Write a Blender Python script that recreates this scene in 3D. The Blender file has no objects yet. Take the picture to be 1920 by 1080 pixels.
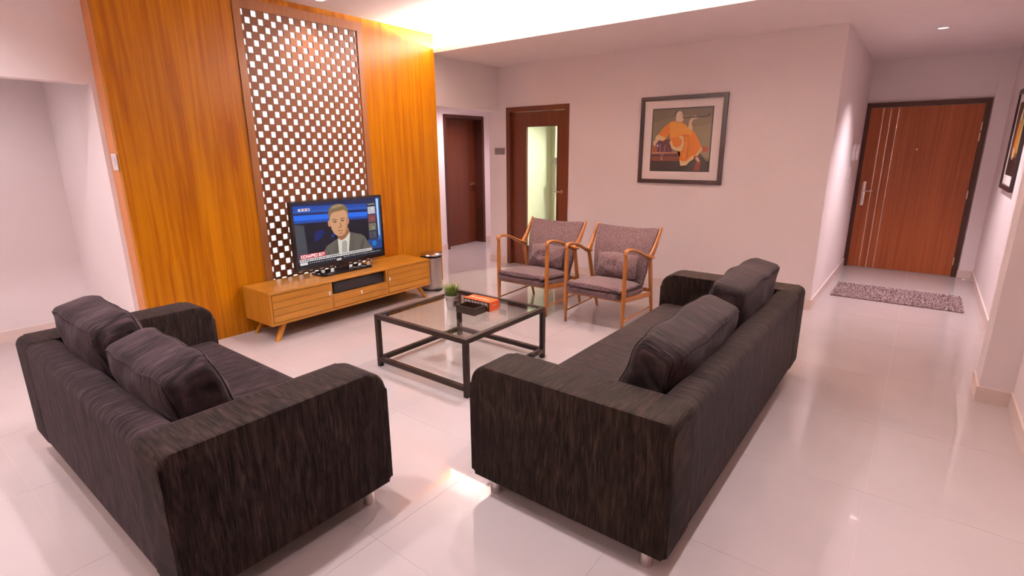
import bpy, bmesh, math, random
from mathutils import Vector, Matrix
random.seed(7)
scene = bpy.context.scene
COL = scene.collection
PI = math.pi

# ------------------------------------------------------------------ camera
H = 1.58
YAW, PIT, ROL = math.radians(-37.715), math.radians(14.64), math.radians(-0.37)
_f = Vector((math.sin(YAW)*math.cos(PIT), math.cos(YAW)*math.cos(PIT), -math.sin(PIT)))
_r = Vector((math.cos(YAW), -math.sin(YAW), 0))
_u = _r.cross(_f)
_r2 = _r*math.cos(ROL) + _u*math.sin(ROL)
_u2 = -_r*math.sin(ROL) + _u*math.cos(ROL)
cam = bpy.data.cameras.new('camera')
cam.sensor_width = 36.0
cam.lens = 987.6*36/1920
cam.clip_start = 0.02
camo = bpy.data.objects.new('camera', cam)
COL.objects.link(camo)
camo.matrix_world = Matrix(((_r2.x, _u2.x, -_f.x, 0), (_r2.y, _u2.y, -_f.y, 0), (_r2.z, _u2.z, -_f.z, H), (0, 0, 0, 1)))
scene.camera = camo

# ------------------------------------------------------------------ world, exposure
w = bpy.data.worlds.new('world'); scene.world = w
w.use_nodes = True
w.node_tree.nodes['Background'].inputs[0].default_value = (1.0, 0.8, 0.75, 1)
w.node_tree.nodes['Background'].inputs[1].default_value = 0.3
vs = scene.view_settings
vs.view_transform = 'Standard'; vs.look = 'None'; vs.gamma = 1.0; vs.use_curve_mapping = False
vs.exposure = 0.46
# light levels (W for the spots, emission strengths for the strips and panels)
DOWN_W = 135.0
DOWN_COL = (1.0, 0.935, 1.0)
COVE_STR = 1500.0
COVE_COL = (1.0, 0.885, 0.78)
BACKLIT = 0.95
HALL_W = 110.0
BATH_W = 165.0

# ------------------------------------------------------------------ materials
MATS = {}
def newmat(name):
    m = bpy.data.materials.new(name); m.use_nodes = True
    nt = m.node_tree
    return m, nt, nt.nodes['Principled BSDF']
def N(nt, t, **kw):
    n = nt.nodes.new(t)
    for k, v in kw.items(): setattr(n, k, v)
    return n
def ramp(nt, stops):
    r = N(nt, 'ShaderNodeValToRGB')
    e = r.color_ramp.elements
    e[0].position, e[0].color = stops[0][0], (*stops[0][1], 1)
    e[1].position, e[1].color = stops[-1][0], (*stops[-1][1], 1)
    for p, c in stops[1:-1]:
        x = e.new(p); x.color = (*c, 1)
    return r
def plain(name, col, rough=0.5, metal=0.0, spec=0.5, noise=0.04, nscale=8.0, bump=0.0, bscale=200.0, coat=0.0):
    if name in MATS: return MATS[name]
    m, nt, b = newmat(name)
    tc = N(nt, 'ShaderNodeTexCoord')
    nz = N(nt, 'ShaderNodeTexNoise'); nz.inputs['Scale'].default_value = nscale; nz.inputs['Detail'].default_value = 3
    nt.links.new(tc.outputs['Object'], nz.inputs['Vector'])
    lo = tuple(max(0, c*(1-noise)) for c in col); hi = tuple(min(1, c*(1+noise)) for c in col)
    r = ramp(nt, [(0.3, lo), (0.7, hi)])
    nt.links.new(nz.outputs['Fac'], r.inputs['Fac']); nt.links.new(r.outputs['Color'], b.inputs['Base Color'])
    b.inputs['Roughness'].default_value = rough; b.inputs['Metallic'].default_value = metal
    b.inputs['Specular IOR Level'].default_value = spec
    b.inputs['Coat Weight'].default_value = coat; b.inputs['Coat Roughness'].default_value = 0.1
    if bump:
        n2 = N(nt, 'ShaderNodeTexNoise'); n2.inputs['Scale'].default_value = bscale; n2.inputs['Detail'].default_value = 2
        nt.links.new(tc.outputs['Object'], n2.inputs['Vector'])
        bp = N(nt, 'ShaderNodeBump'); bp.inputs['Strength'].default_value = bump; bp.inputs['Distance'].default_value = 0.01
        nt.links.new(n2.outputs['Fac'], bp.inputs['Height']); nt.links.new(bp.outputs['Normal'], b.inputs['Normal'])
    MATS[name] = m
    return m
def wood(name, dark, light, axis='z', scale=26.0, stretch=0.045, rough=0.3, coat=0.3, distort=0.5, lo=0.34, hi=0.66):
    if name in MATS: return MATS[name]
    m, nt, b = newmat(name)
    tc = N(nt, 'ShaderNodeTexCoord'); mp = N(nt, 'ShaderNodeMapping')
    s = [1.0, 1.0, 1.0]; s['xyz'.index(axis)] = stretch
    mp.inputs['Scale'].default_value = s
    nt.links.new(tc.outputs['Object'], mp.inputs['Vector'])
    nz = N(nt, 'ShaderNodeTexNoise'); nz.inputs['Scale'].default_value = scale; nz.inputs['Detail'].default_value = 5
    nz.inputs['Roughness'].default_value = 0.55; nz.inputs['Distortion'].default_value = distort
    nt.links.new(mp.outputs['Vector'], nz.inputs['Vector'])
    n2 = N(nt, 'ShaderNodeTexNoise'); n2.inputs['Scale'].default_value = scale*0.28; n2.inputs['Detail'].default_value = 2; n2.inputs['Distortion'].default_value = 1.0
    nt.links.new(mp.outputs['Vector'], n2.inputs['Vector'])
    mx = N(nt, 'ShaderNodeMath', operation='MULTIPLY_ADD'); mx.inputs[1].default_value = 0.6
    n3 = N(nt, 'ShaderNodeMath', operation='MULTIPLY'); n3.inputs[1].default_value = 0.4
    nt.links.new(n2.outputs['Fac'], n3.inputs[0]); nt.links.new(nz.outputs['Fac'], mx.inputs[0]); nt.links.new(n3.outputs[0], mx.inputs[2])
    mid = tuple((a+c)/2 for a, c in zip(dark, light))
    r = ramp(nt, [(lo, dark), (0.5, mid), (hi, light)])
    nt.links.new(mx.outputs[0], r.inputs['Fac']); nt.links.new(r.outputs['Color'], b.inputs['Base Color'])
    b.inputs['Roughness'].default_value = rough; b.inputs['Coat Weight'].default_value = coat; b.inputs['Coat Roughness'].default_value = 0.15; b.inputs['Specular IOR Level'].default_value = 0.4
    MATS[name] = m
    return m
def chenille(name, axis, dark, light, sheen=0.3, rough=0.85):
    """dark upholstery with fine broken streaks running across the given length axis"""
    if name in MATS: return MATS[name]
    m, nt, b = newmat(name)
    tc = N(nt, 'ShaderNodeTexCoord'); mp = N(nt, 'ShaderNodeMapping')
    s = [9.0, 9.0, 9.0]; s['xyz'.index(axis)] = 190.0
    mp.inputs['Scale'].default_value = s
    nt.links.new(tc.outputs['Object'], mp.inputs['Vector'])
    nz = N(nt, 'ShaderNodeTexNoise'); nz.inputs['Scale'].default_value = 1.0; nz.inputs['Detail'].default_value = 4; nz.inputs['Distortion'].default_value = 0.8
    nt.links.new(mp.outputs['Vector'], nz.inputs['Vector'])
    m2 = N(nt, 'ShaderNodeMapping'); s2 = [7.0, 7.0, 7.0]; s2['xyz'.index(axis)] = 42.0
    m2.inputs['Scale'].default_value = s2; nt.links.new(tc.outputs['Object'], m2.inputs['Vector'])
    nb = N(nt, 'ShaderNodeTexNoise'); nb.inputs['Scale'].default_value = 1.0; nb.inputs['Detail'].default_value = 3; nb.inputs['Distortion'].default_value = 1.2
    nt.links.new(m2.outputs['Vector'], nb.inputs['Vector'])
    h1 = N(nt, 'ShaderNodeMath', operation='MULTIPLY'); h1.inputs[1].default_value = 0.5; nt.links.new(nb.outputs['Fac'], h1.inputs[0])
    h2 = N(nt, 'ShaderNodeMath', operation='MULTIPLY_ADD'); h2.inputs[1].default_value = 0.5; nt.links.new(nz.outputs['Fac'], h2.inputs[0]); nt.links.new(h1.outputs[0], h2.inputs[2])
    r = ramp(nt, [(0.38, dark), (0.52, tuple(a*0.65+c*0.35 for a, c in zip(dark, light))), (0.66, light)])
    nt.links.new(h2.outputs[0], r.inputs['Fac']); nt.links.new(r.outputs['Color'], b.inputs['Base Color'])
    b.inputs['Roughness'].default_value = rough; b.inputs['Specular IOR Level'].default_value = 0.1
    b.inputs['Sheen Weight'].default_value = sheen; b.inputs['Sheen Roughness'].default_value = 0.4
    b.inputs['Sheen Tint'].default_value = (0.75, 0.6, 0.7, 1)
    bp = N(nt, 'ShaderNodeBump'); bp.inputs['Strength'].default_value = 0.5; bp.inputs['Distance'].default_value = 0.004
    nt.links.new(nz.outputs['Fac'], bp.inputs['Height']); nt.links.new(bp.outputs['Normal'], b.inputs['Normal'])
    MATS[name] = m
    return m
def tweed(name, dark, light):
    if name in MATS: return MATS[name]
    m, nt, b = newmat(name)
    tc = N(nt, 'ShaderNodeTexCoord'); mp = N(nt, 'ShaderNodeMapping'); mp.inputs['Scale'].default_value = (170, 170, 60)
    nt.links.new(tc.outputs['Object'], mp.inputs['Vector'])
    nz = N(nt, 'ShaderNodeTexNoise'); nz.inputs['Scale'].default_value = 1.0; nz.inputs['Detail'].default_value = 3
    nt.links.new(mp.outputs['Vector'], nz.inputs['Vector'])
    r = ramp(nt, [(0.35, dark), (0.65, light)])
    nt.links.new(nz.outputs['Fac'], r.inputs['Fac']); nt.links.new(r.outputs['Color'], b.inputs['Base Color'])
    b.inputs['Roughness'].default_value = 0.95; b.inputs['Specular IOR Level'].default_value = 0.15
    b.inputs['Sheen Weight'].default_value = 0.2
    bp = N(nt, 'ShaderNodeBump'); bp.inputs['Strength'].default_value = 0.4; bp.inputs['Distance'].default_value = 0.003
    nt.links.new(nz.outputs['Fac'], bp.inputs['Height']); nt.links.new(bp.outputs['Normal'], b.inputs['Normal'])
    MATS[name] = m
    return m
def emit(name, col, strength):
    if name in MATS: return MATS[name]
    m = bpy.data.materials.new(name); m.use_nodes = True; nt = m.node_tree
    nt.nodes.remove(nt.nodes['Principled BSDF'])
    e = N(nt, 'ShaderNodeEmission'); e.inputs[0].default_value = (*col, 1); e.inputs[1].default_value = strength
    nt.links.new(e.outputs[0], nt.nodes['Material Output'].inputs[0])
    MATS[name] = m
    return m
def clear_glass(name, tint=(1, 1, 1), ior=1.45):
    if name in MATS: return MATS[name]
    m = bpy.data.materials.new(name); m.use_nodes = True; nt = m.node_tree
    nt.nodes.remove(nt.nodes['Principled BSDF'])
    t = N(nt, 'ShaderNodeBsdfTransparent'); t.inputs[0].default_value = (*tint, 1)
    g = N(nt, 'ShaderNodeBsdfGlossy'); g.inputs['Roughness'].default_value = 0.01
    lw = N(nt, 'ShaderNodeLayerWeight'); lw.inputs[0].default_value = 0.5
    pw = N(nt, 'ShaderNodeMath', operation='POWER'); pw.inputs[1].default_value = 5.0
    f0 = ((ior-1)/(ior+1))**2
    fr = N(nt, 'ShaderNodeMath', operation='MULTIPLY_ADD'); fr.inputs[1].default_value = 1-f0; fr.inputs[2].default_value = f0
    mx = N(nt, 'ShaderNodeMixShader')
    nt.links.new(lw.outputs['Facing'], pw.inputs[0]); nt.links.new(pw.outputs[0], fr.inputs[0])
    nt.links.new(fr.outputs[0], mx.inputs[0]); nt.links.new(t.outputs[0], mx.inputs[1]); nt.links.new(g.outputs[0], mx.inputs[2])
    nt.links.new(mx.outputs[0], nt.nodes['Material Output'].inputs[0])
    MATS[name] = m
    return m
def print_mat(name, strength=0.0, rough=0.5):
    """flat printed or displayed picture: colours come from the mesh's colour layer"""
    if name in MATS: return MATS[name]
    m, nt, b = newmat(name)
    a = N(nt, 'ShaderNodeVertexColor', layer_name='ink')
    if strength:
        b.inputs['Base Color'].default_value = (0.01, 0.01, 0.012, 1)
        nt.links.new(a.outputs['Color'], b.inputs['Emission Color']); b.inputs['Emission Strength'].default_value = strength
    else:
        nt.links.new(a.outputs['Color'], b.inputs['Base Color'])
    b.inputs['Roughness'].default_value = rough
    MATS[name] = m
    return m

M_wall = plain('wall_paint', (0.88, 0.775, 0.765), rough=0.75, spec=0.25, noise=0.015, nscale=2.0, bump=0.03, bscale=300)
M_ceil = plain('ceiling_paint', (0.92, 0.80, 0.79), rough=0.8, spec=0.2, noise=0.01)
M_skirt = plain('skirting_paint', (0.80, 0.64, 0.58), rough=0.35, spec=0.5, noise=0.02)
def floor_mat():
    m, nt, b = newmat('polished_tile')
    tc = N(nt, 'ShaderNodeTexCoord')
    nz = N(nt, 'ShaderNodeTexNoise'); nz.inputs['Scale'].default_value = 3.0; nz.inputs['Detail'].default_value = 6
    nt.links.new(tc.outputs['Object'], nz.inputs['Vector'])
    r = ramp(nt, [(0.3, (0.490, 0.412, 0.396)), (0.7, (0.515, 0.435, 0.418))])
    nt.links.new(nz.outputs['Fac'], r.inputs['Fac']); nt.links.new(r.outputs['Color'], b.inputs['Base Color'])
    b.inputs['Roughness'].default_value = 0.02; b.inputs['Specular IOR Level'].default_value = 0.5; b.inputs['IOR'].default_value = 1.5
    return m
M_floor = floor_mat()
M_grout = plain('grout', (0.52, 0.43, 0.40), rough=0.7)
M_veneer = wood('orange_veneer', (0.31, 0.083, 0.0005), (0.54, 0.205, 0.002), 'z', 24, 0.035, 0.3, 0.0, 1.0, 0.37, 0.63)
M_veneer.node_tree.nodes['Principled BSDF'].inputs['Specular IOR Level'].default_value = 0.25
M_veneer_edge = wood('veneer_edge', (0.58, 0.20, 0.06), (0.68, 0.27, 0.09), 'z', 30, 0.05, 0.4, 0.1)
M_grille = plain('grille_brown', (0.15, 0.050, 0.018), rough=0.4, spec=0.22, noise=0.06)
M_grille_frame = wood('grille_frame_wood', (0.25, 0.095, 0.028), (0.33, 0.13, 0.04), 'z', 40, 0.04, 0.4, 0.1)
M_backlit = emit('backlit_acrylic', (1.0, 0.89, 0.87), BACKLIT)
M_door_dark = wood('mahogany_door', (0.10, 0.022, 0.008), (0.155, 0.037, 0.013), 'z', 40, 0.03, 0.35, 0.2)
M_door_frame = plain('door_frame_brown', (0.075, 0.021, 0.012), rough=0.4, noise=0.08)
M_entry = wood('entry_door_veneer', (0.30, 0.066, 0.017), (0.48, 0.128, 0.036), 'z', 45, 0.02, 0.4, 0.05, 0.3)
M_chrome = plain('brushed_chrome', (0.72, 0.66, 0.64), rough=0.18, metal=1.0, noise=0.02)
M_steel = plain('brushed_steel', (0.55, 0.50, 0.48), rough=0.3, metal=1.0, noise=0.03)
M_inlay = plain('inlay_strip', (0.80, 0.62, 0.50), rough=0.25, metal=0.7)
M_brass = plain('brass_hinge', (0.85, 0.72, 0.55), rough=0.3, metal=0.8)
M_sofaX = chenille('toplit_plum_chenille_x', 'x', (0.0036, 0.0022, 0.0020), (0.060, 0.036, 0.040), 0.06)  # thread colour carries the purple of ceiling light on the sofa tops
M_sofaX2 = chenille('brown_chenille_x', 'x', (0.0032, 0.0020, 0.0015), (0.042, 0.025, 0.022), 0.05)
M_sofaY2 = chenille('brown_chenille_y', 'y', (0.0034, 0.0020, 0.0014), (0.036, 0.021, 0.0155), 0.03)
M_sofaY = chenille('plum_chenille_y', 'y', (0.0030, 0.0019, 0.0014), (0.038, 0.023, 0.020), 0.04)
M_cushX = chenille('cushion_chenille_x', 'x', (0.0034, 0.0021, 0.0021), (0.062, 0.038, 0.044), 0.10)
M_cushX2 = chenille('dark_cushion_chenille', 'x', (0.0034, 0.0021, 0.0018), (0.044, 0.027, 0.026), 0.07)
M_teak = wood('chair_teak', (0.30, 0.095, 0.014), (0.44, 0.155, 0.026), 'z', 30, 0.1, 0.35, 0.3)
M_oakY = wood('oak_y', (0.36, 0.14, 0.012), (0.50, 0.215, 0.024), 'y', 34, 0.05, 0.35, 0.2, 0.4)
M_oakZ = wood('oak_z', (0.36, 0.135, 0.010), (0.50, 0.205, 0.022), 'z', 34, 0.06, 0.35, 0.2, 0.4)
M_black = plain('black_plastic', (0.008, 0.006, 0.006), rough=0.3, spec=0.3, noise=0.1)
M_blackgloss = plain('black_gloss', (0.010, 0.008, 0.010), rough=0.06, noise=0.05)
M_metalbrown = plain('dark_bronze_metal', (0.022, 0.011, 0.008), rough=0.4, spec=0.25, noise=0.1)
M_glass = clear_glass('table_glass', (0.93, 0.96, 0.93))
M_pane = clear_glass('door_glass', (0.97, 1.0, 0.95))
M_tweed = tweed('mauve_tweed', (0.055, 0.030, 0.029), (0.235, 0.145, 0.148))
M_button = plain('dark_button', (0.03, 0.018, 0.018), rough=0.5)
M_frame = plain('picture_frame', (0.033, 0.014, 0.012), rough=0.35, noise=0.1)
M_mat = plain('picture_mount', (0.86, 0.74, 0.70), rough=0.8, noise=0.01)
M_print = print_mat('printed_picture', 0.0, 0.35)
M_screen = print_mat('lit_screen', 0.76, 0.10); M_screen.node_tree.nodes['Principled BSDF'].inputs['Specular IOR Level'].default_value = 0.15
M_whiteplastic = plain('white_plastic', (0.78, 0.68, 0.68), rough=0.35)
M_greyplastic = plain('grey_plastic', (0.22, 0.17, 0.17), rough=0.4)
M_zinc = plain('zinc_pot', (0.62, 0.58, 0.57), rough=0.3, metal=1.0, noise=0.08, nscale=30)
M_soil = plain('soil', (0.03, 0.02, 0.012), rough=0.95, noise=0.4, nscale=90)
M_tray = plain('tray_leather', (0.030, 0.014, 0.009), rough=0.35, noise=0.1)
M_orange = plain('orange_card', (0.80, 0.105, 0.008), rough=0.45, noise=0.05)
M_choc = plain('chocolate_card', (0.05, 0.016, 0.010), rough=0.4)
M_white = plain('white_ink', (0.85, 0.78, 0.75), rough=0.5)
M_bath = plain('pale_tile_wall', (0.80, 0.79, 0.66), rough=0.4, noise=0.02)
M_lamp = emit('lamp_face', (1.0, 0.93, 0.88), 2.5)
M_led = emit('led_strip', COVE_COL, COVE_STR)
def grass_mat():
    m, nt, b = newmat('grass_blade')
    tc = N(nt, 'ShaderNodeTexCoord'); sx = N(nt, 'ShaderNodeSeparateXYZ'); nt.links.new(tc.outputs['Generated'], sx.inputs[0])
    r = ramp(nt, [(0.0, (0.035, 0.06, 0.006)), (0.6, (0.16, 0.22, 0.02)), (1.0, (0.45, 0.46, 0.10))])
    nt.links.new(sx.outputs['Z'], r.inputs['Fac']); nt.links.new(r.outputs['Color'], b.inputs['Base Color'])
    b.inputs['Roughness'].default_value = 0.5
    return m
M_grass = grass_mat()
M_rug = tweed('rug_base', (0.14, 0.08, 0.075), (0.3, 0.2, 0.19))
def pile_mat():
    m, nt, b = newmat('rug_pile')
    tc = N(nt, 'ShaderNodeTexCoord')
    nz = N(nt, 'ShaderNodeTexNoise'); nz.inputs['Scale'].default_value = 60; nz.inputs['Detail'].default_value = 2
    nt.links.new(tc.outputs['Object'], nz.inputs['Vector'])
    r = ramp(nt, [(0.36, (0.20, 0.12, 0.115)), (0.5, (0.48, 0.34, 0.33)), (0.66, (0.75, 0.58, 0.56))])
    nt.links.new(nz.outputs['Fac'], r.inputs['Fac']); nt.links.new(r.outputs['Color'], b.inputs['Base Color'])
    b.inputs['Roughness'].default_value = 0.95; b.inputs['Specular IOR Level'].default_value = 0.1
    return m
M_pile = pile_mat()

# ------------------------------------------------------------------ object helpers
ORG = {}                                   # world origin of every object made here
def thing(name, label, cat, loc=(0, 0, 0), group=None):
    o = bpy.data.objects.new(name, None); COL.objects.link(o)
    o.location = loc; o.empty_display_size = 0.1
    o['label'] = label; o['category'] = cat
    if group: o['group'] = group
    ORG[o] = Vector(loc)
    return o
def struct_root(name, loc=(0, 0, 0), label=None):
    o = bpy.data.objects.new(name, None); COL.objects.link(o); o.location = loc
    o['kind'] = 'structure'; ORG[o] = Vector(loc)
    if label: o['label'] = label
    return o
def obj(name, bm, mat, parent=None, loc=None, smooth=False, auto=None, label=None):
    """bm is in world coordinates; the object's own origin is its parent's or loc"""
    org = ORG[parent] if parent is not None else Vector(loc or (0, 0, 0))
    bmesh.ops.translate(bm, vec=-org, verts=bm.verts)
    bmesh.ops.recalc_face_normals(bm, faces=bm.faces)
    me = bpy.data.meshes.new(name)
    if smooth or auto:
        for f in bm.faces: f.smooth = True
    if auto:
        for e in bm.edges:
            if len(e.link_faces) == 2 and e.calc_face_angle(0) > math.radians(auto): e.smooth = False
    bm.to_mesh(me); bm.free()
    me.materials.append(mat)
    o = bpy.data.objects.new(name, me); COL.objects.link(o)
    if parent is not None: o.parent = parent
    else: o.location = org
    ORG[o] = org
    if label: o['label'] = label
    return o
def tag(o, label, cat, group=None):
    o['label'] = label; o['category'] = cat
    if group: o['group'] = group
    return o
def struct(name, bm, mat, parent=None, **k):
    o = obj(name, bm, mat, parent, **k)
    if parent is None: o['kind'] = 'structure'
    return o
def add_box(bm, lo, hi):
    lo, hi = Vector(lo), Vector(hi)
    vs_ = [bm.verts.new((x, y, z)) for x in (lo.x, hi.x) for y in (lo.y, hi.y) for z in (lo.z, hi.z)]
    fs = []
    for idx in ((0, 1, 3, 2), (4, 6, 7, 5), (0, 4, 5, 1), (2, 3, 7, 6), (0, 2, 6, 4), (1, 5, 7, 3)):
        fs.append(bm.faces.new([vs_[i] for i in idx]))
    return vs_
def box(lo, hi, r=0.0, seg=2):
    bm = bmesh.new(); add_box(bm, lo, hi)
    if r: bmesh.ops.bevel(bm, geom=bm.edges[:], offset=r, segments=seg, profile=0.5, affect='EDGES')
    return bm
def boxes(*bs):
    bm = bmesh.new()
    for lo, hi in bs: add_box(bm, lo, hi)
    return bm
def prism(pts, axis, a, b, bevel=0.0, seg=3):
    """extrude a closed 2D outline along x, y or z from a to b"""
    bm = bmesh.new()
    def P(p, t):
        if axis == 'x': return (t, p[0], p[1])
        if axis == 'y': return (p[0], t, p[1])
        return (p[0], p[1], t)
    v0 = [bm.verts.new(P(p, a)) for p in pts]; v1 = [bm.verts.new(P(p, b)) for p in pts]
    n = len(pts)
    f0 = bm.faces.new(v0); f1 = bm.faces.new(v1[::-1])
    for i in range(n):
        j = (i+1) % n
        bm.faces.new((v0[i], v1[i], v1[j], v0[j]))
    if bevel:
        es = list(f0.edges)+list(f1.edges)
        bmesh.ops.bevel(bm, geom=es, offset=bevel, segments=seg, profile=0.5, affect='EDGES', clamp_overlap=True)
    return bm
def rrect(x0, y0, x1, y1, radii, n=6):
    """rounded rectangle; radii bl, br, tr, tl"""
    bl, br, tr, tl = radii
    out = []
    for cx, cy, r, a0 in ((x0+bl, y0+bl, bl, PI), (x1-br, y0+br, br, 1.5*PI), (x1-tr, y1-tr, tr, 0), (x0+tl, y1-tl, tl, 0.5*PI)):
        for i in range(n+1):
            a = a0 + 0.5*PI*i/n
            out.append((cx+r*math.cos(a), cy+r*math.sin(a)))
    return out
def catmull(pts, k=6):
    pts = [Vector(p) for p in pts]
    P = [2*pts[0]-pts[1]] + pts + [2*pts[-1]-pts[-2]]
    out = []
    for i in range(1, len(P)-2):
        for j in range(k):
            t = j/k
            a, b, c, d = P[i-1], P[i], P[i+1], P[i+2]
            out.append(0.5*((2*b)+(-a+c)*t+(2*a-5*b+4*c-d)*t*t+(-a+3*b-3*c+d)*t*t*t))
    out.append(pts[-1])
    return out
def sweep(bm, pts, A, B, side=None, n=10, k=6, expo=2.0, bow=0.0):
    """tube with half-width A along `side` and half-thickness B, rounded or boxy section"""
    m = len(pts)
    path = catmull(pts, k) if k > 1 else [Vector(p) for p in pts]
    def val(V, t):
        if not isinstance(V, (list, tuple)): return V
        x = t*(m-1); i = min(int(x), m-2); f = x-i; f = f*f*(3-2*f)
        return V[i]*(1-f)+V[i+1]*f
    rings = []
    prev = None
    for i, p in enumerate(path):
        t = i/(len(path)-1)
        tan = (path[min(i+1, len(path)-1)]-path[max(i-1, 0)]).normalized()
        if side is not None: s = Vector(side)
        else: s = prev if prev is not None else (Vector((1, 0, 0)) if abs(tan.x) < 0.8 else Vector((0, 1, 0)))
        s = (s - tan*s.dot(tan)).normalized(); prev = s
        nn = tan.cross(s)
        a, b = val(A, t), val(B, t)
        ring = []
        for j in range(n):
            th = 2*PI*j/n
            c, q = math.cos(th), math.sin(th)
            c = math.copysign(abs(c)**(2/expo), c); q = math.copysign(abs(q)**(2/expo), q)
            ring.append(bm.verts.new(p + s*(a*c) + nn*(b*q + bow*(c*c))))
        rings.append(ring)
    for r0, r1 in zip(rings, rings[1:]):
        for j in range(n):
            jj = (j+1) % n
            bm.faces.new((r0[j], r0[jj], r1[jj], r1[j]))
    bm.faces.new(rings[0][::-1]); bm.faces.new(rings[-1])
    return bm
def lathe(bm, prof, c=(0, 0, 0), n=24):
    rings = []
    for r, z in prof:
        rings.append([bm.verts.new((c[0]+r*math.cos(2*PI*i/n), c[1]+r*math.sin(2*PI*i/n), c[2]+z)) for i in range(n)])
    for a, b in zip(rings, rings[1:]):
        for i in range(n):
            j = (i+1) % n
            bm.faces.new((a[i], a[j], b[j], b[i]))
    bm.faces.new(rings[0][::-1]); bm.faces.new(rings[-1])
    return bm
def cushion_bm(L, T, Hh, n=22, sq=8.0, seed=0, pinch=0.05, edge=0.70, want_loops=False):
    """plump box cushion, length x, thickness y, height z, centred on the origin"""
    rnd = random.Random(seed)
    ph = [rnd.uniform(0, 6.28) for _ in range(6)]
    bm = bmesh.new(); cache = {}
    def V(p):
        key = (round(p[0], 4), round(p[1], 4), round(p[2], 4))
        if key in cache: return cache[key]
        x, y, z = p
        nrm = (abs(x)**sq+abs(y)**sq+abs(z)**sq)**(1/sq)
        x, y, z = x/nrm, y/nrm, z/nrm
        puff = edge+(1-edge)*(1-abs(x)**3.0)*(1-abs(z)**2.4)
        px = L/2*x*(1-pinch*0.5*(1-z*z)*abs(x)**6) * (1+0.01*math.sin(5*z+ph[0]))
        pz = Hh/2*z*(1-pinch*(x*x)*0.6*abs(z)) + Hh*0.014*math.sin(6*x+ph[1])
        py = T/2*y*puff + 0.006*math.sin(9*x+ph[2])*math.sin(7*z+ph[3])
        v = bm.verts.new((px, py, pz)); cache[key] = v
        return v
    for ax in range(3):
        for s in (-1, 1):
            for i in range(n):
                for j in range(n):
                    q = []
                    for di, dj in ((0, 0), (1, 0), (1, 1), (0, 1)):
                        u = -1+2*(i+di)/n; vv = -1+2*(j+dj)/n
                        p = [0, 0, 0]; p[ax] = s; p[(ax+1) % 3] = u; p[(ax+2) % 3] = vv
                        q.append(V(p))
                    bm.faces.new(q if s > 0 else q[::-1])
    loops = []
    for sy in (-1, 1):
        path = []
        for a0, b0 in (((-1, -1), (1, -1)), ((1, -1), (1, 1)), ((1, 1), (-1, 1)), ((-1, 1), (-1, -1))):
            for i in range(n):
                t = i/n
                path.append(V((a0[0]+(b0[0]-a0[0])*t, sy, a0[1]+(b0[1]-a0[1])*t)).co.copy()*1.004)
        loops.append(path+[path[0]])
    return (bm, loops) if want_loops else bm
def art(name, shapes, fn, mat, parent, gap=0.0004):
    """flat picture: shapes are (colour, outline in 0..1), later ones lie on top; fn(u, v, d) gives the point"""
    bm = bmesh.new(); lay = bm.loops.layers.float_color.new('ink')
    for i, (c, pts) in enumerate(shapes):
        f = bm.faces.new([bm.verts.new(fn(u, v, i*gap)) for u, v in pts])
        for l in f.loops: l[lay] = (*c, 1)
    bmesh.ops.triangulate(bm, faces=bm.faces[:])
    return obj(name, bm, mat, parent)
def ell(cx, cy, rx, ry, n=18, a0=0, a1=2*PI):
    return [(cx+rx*math.cos(a0+(a1-a0)*i/n), cy+ry*math.sin(a0+(a1-a0)*i/n)) for i in range(n if a1-a0 > 6.2 else n+1)]
def rect(x0, y0, x1, y1): return [(x0, y0), (x1, y0), (x1, y1), (x0, y1)]
def text(name, s, size, origin, right, up, mat, parent, width=None):
    cu = bpy.data.curves.new(name, 'FONT'); cu.body = s; cu.size = size; cu.extrude = 0.0003
    to = bpy.data.objects.new(name, cu); COL.objects.link(to)
    bpy.context.view_layer.update()
    me = bpy.data.meshes.new_from_object(to.evaluated_get(bpy.context.evaluated_depsgraph_get()))
    bpy.data.objects.remove(to); bpy.data.curves.remove(cu)
    xs = [v.co.x for v in me.vertices]
    k = (width/(max(xs)-min(xs))) if width else 1.0
    r, u = Vector(right).normalized(), Vector(up).normalized(); nn = r.cross(u)
    og = Vector(origin)-ORG[parent]
    for v in me.vertices: v.co = og + r*((v.co.x-min(xs))*k) + u*v.co.y + nn*v.co.z
    me.materials.clear(); me.materials.append(mat)
    o = bpy.data.objects.new(name, me); COL.objects.link(o); o.parent = parent; ORG[o] = ORG[parent]
    return o
def copy_tree(o, parent=None):
    c = o.copy(); COL.objects.link(c)
    if parent is not None: c.parent = parent
    for ch in list(o.children): copy_tree(ch, c)
    return c

# ------------------------------------------------------------------ room dimensions
XW = -4.665           # face of the timber feature wall
XL = -6.09            # far side wall behind the opening and in the hallway
XR = 0.63             # wall on the right
YB = 5.89             # wall with the picture
YE = 8.54             # entry door wall
YF = -2.6             # wall behind the camera
ZS = 2.66             # dropped ceiling
ZC = 2.857            # raised ceiling
XC = -0.745           # outside corner of the picture wall
YC = 4.59             # edge of the dropped ceiling

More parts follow.
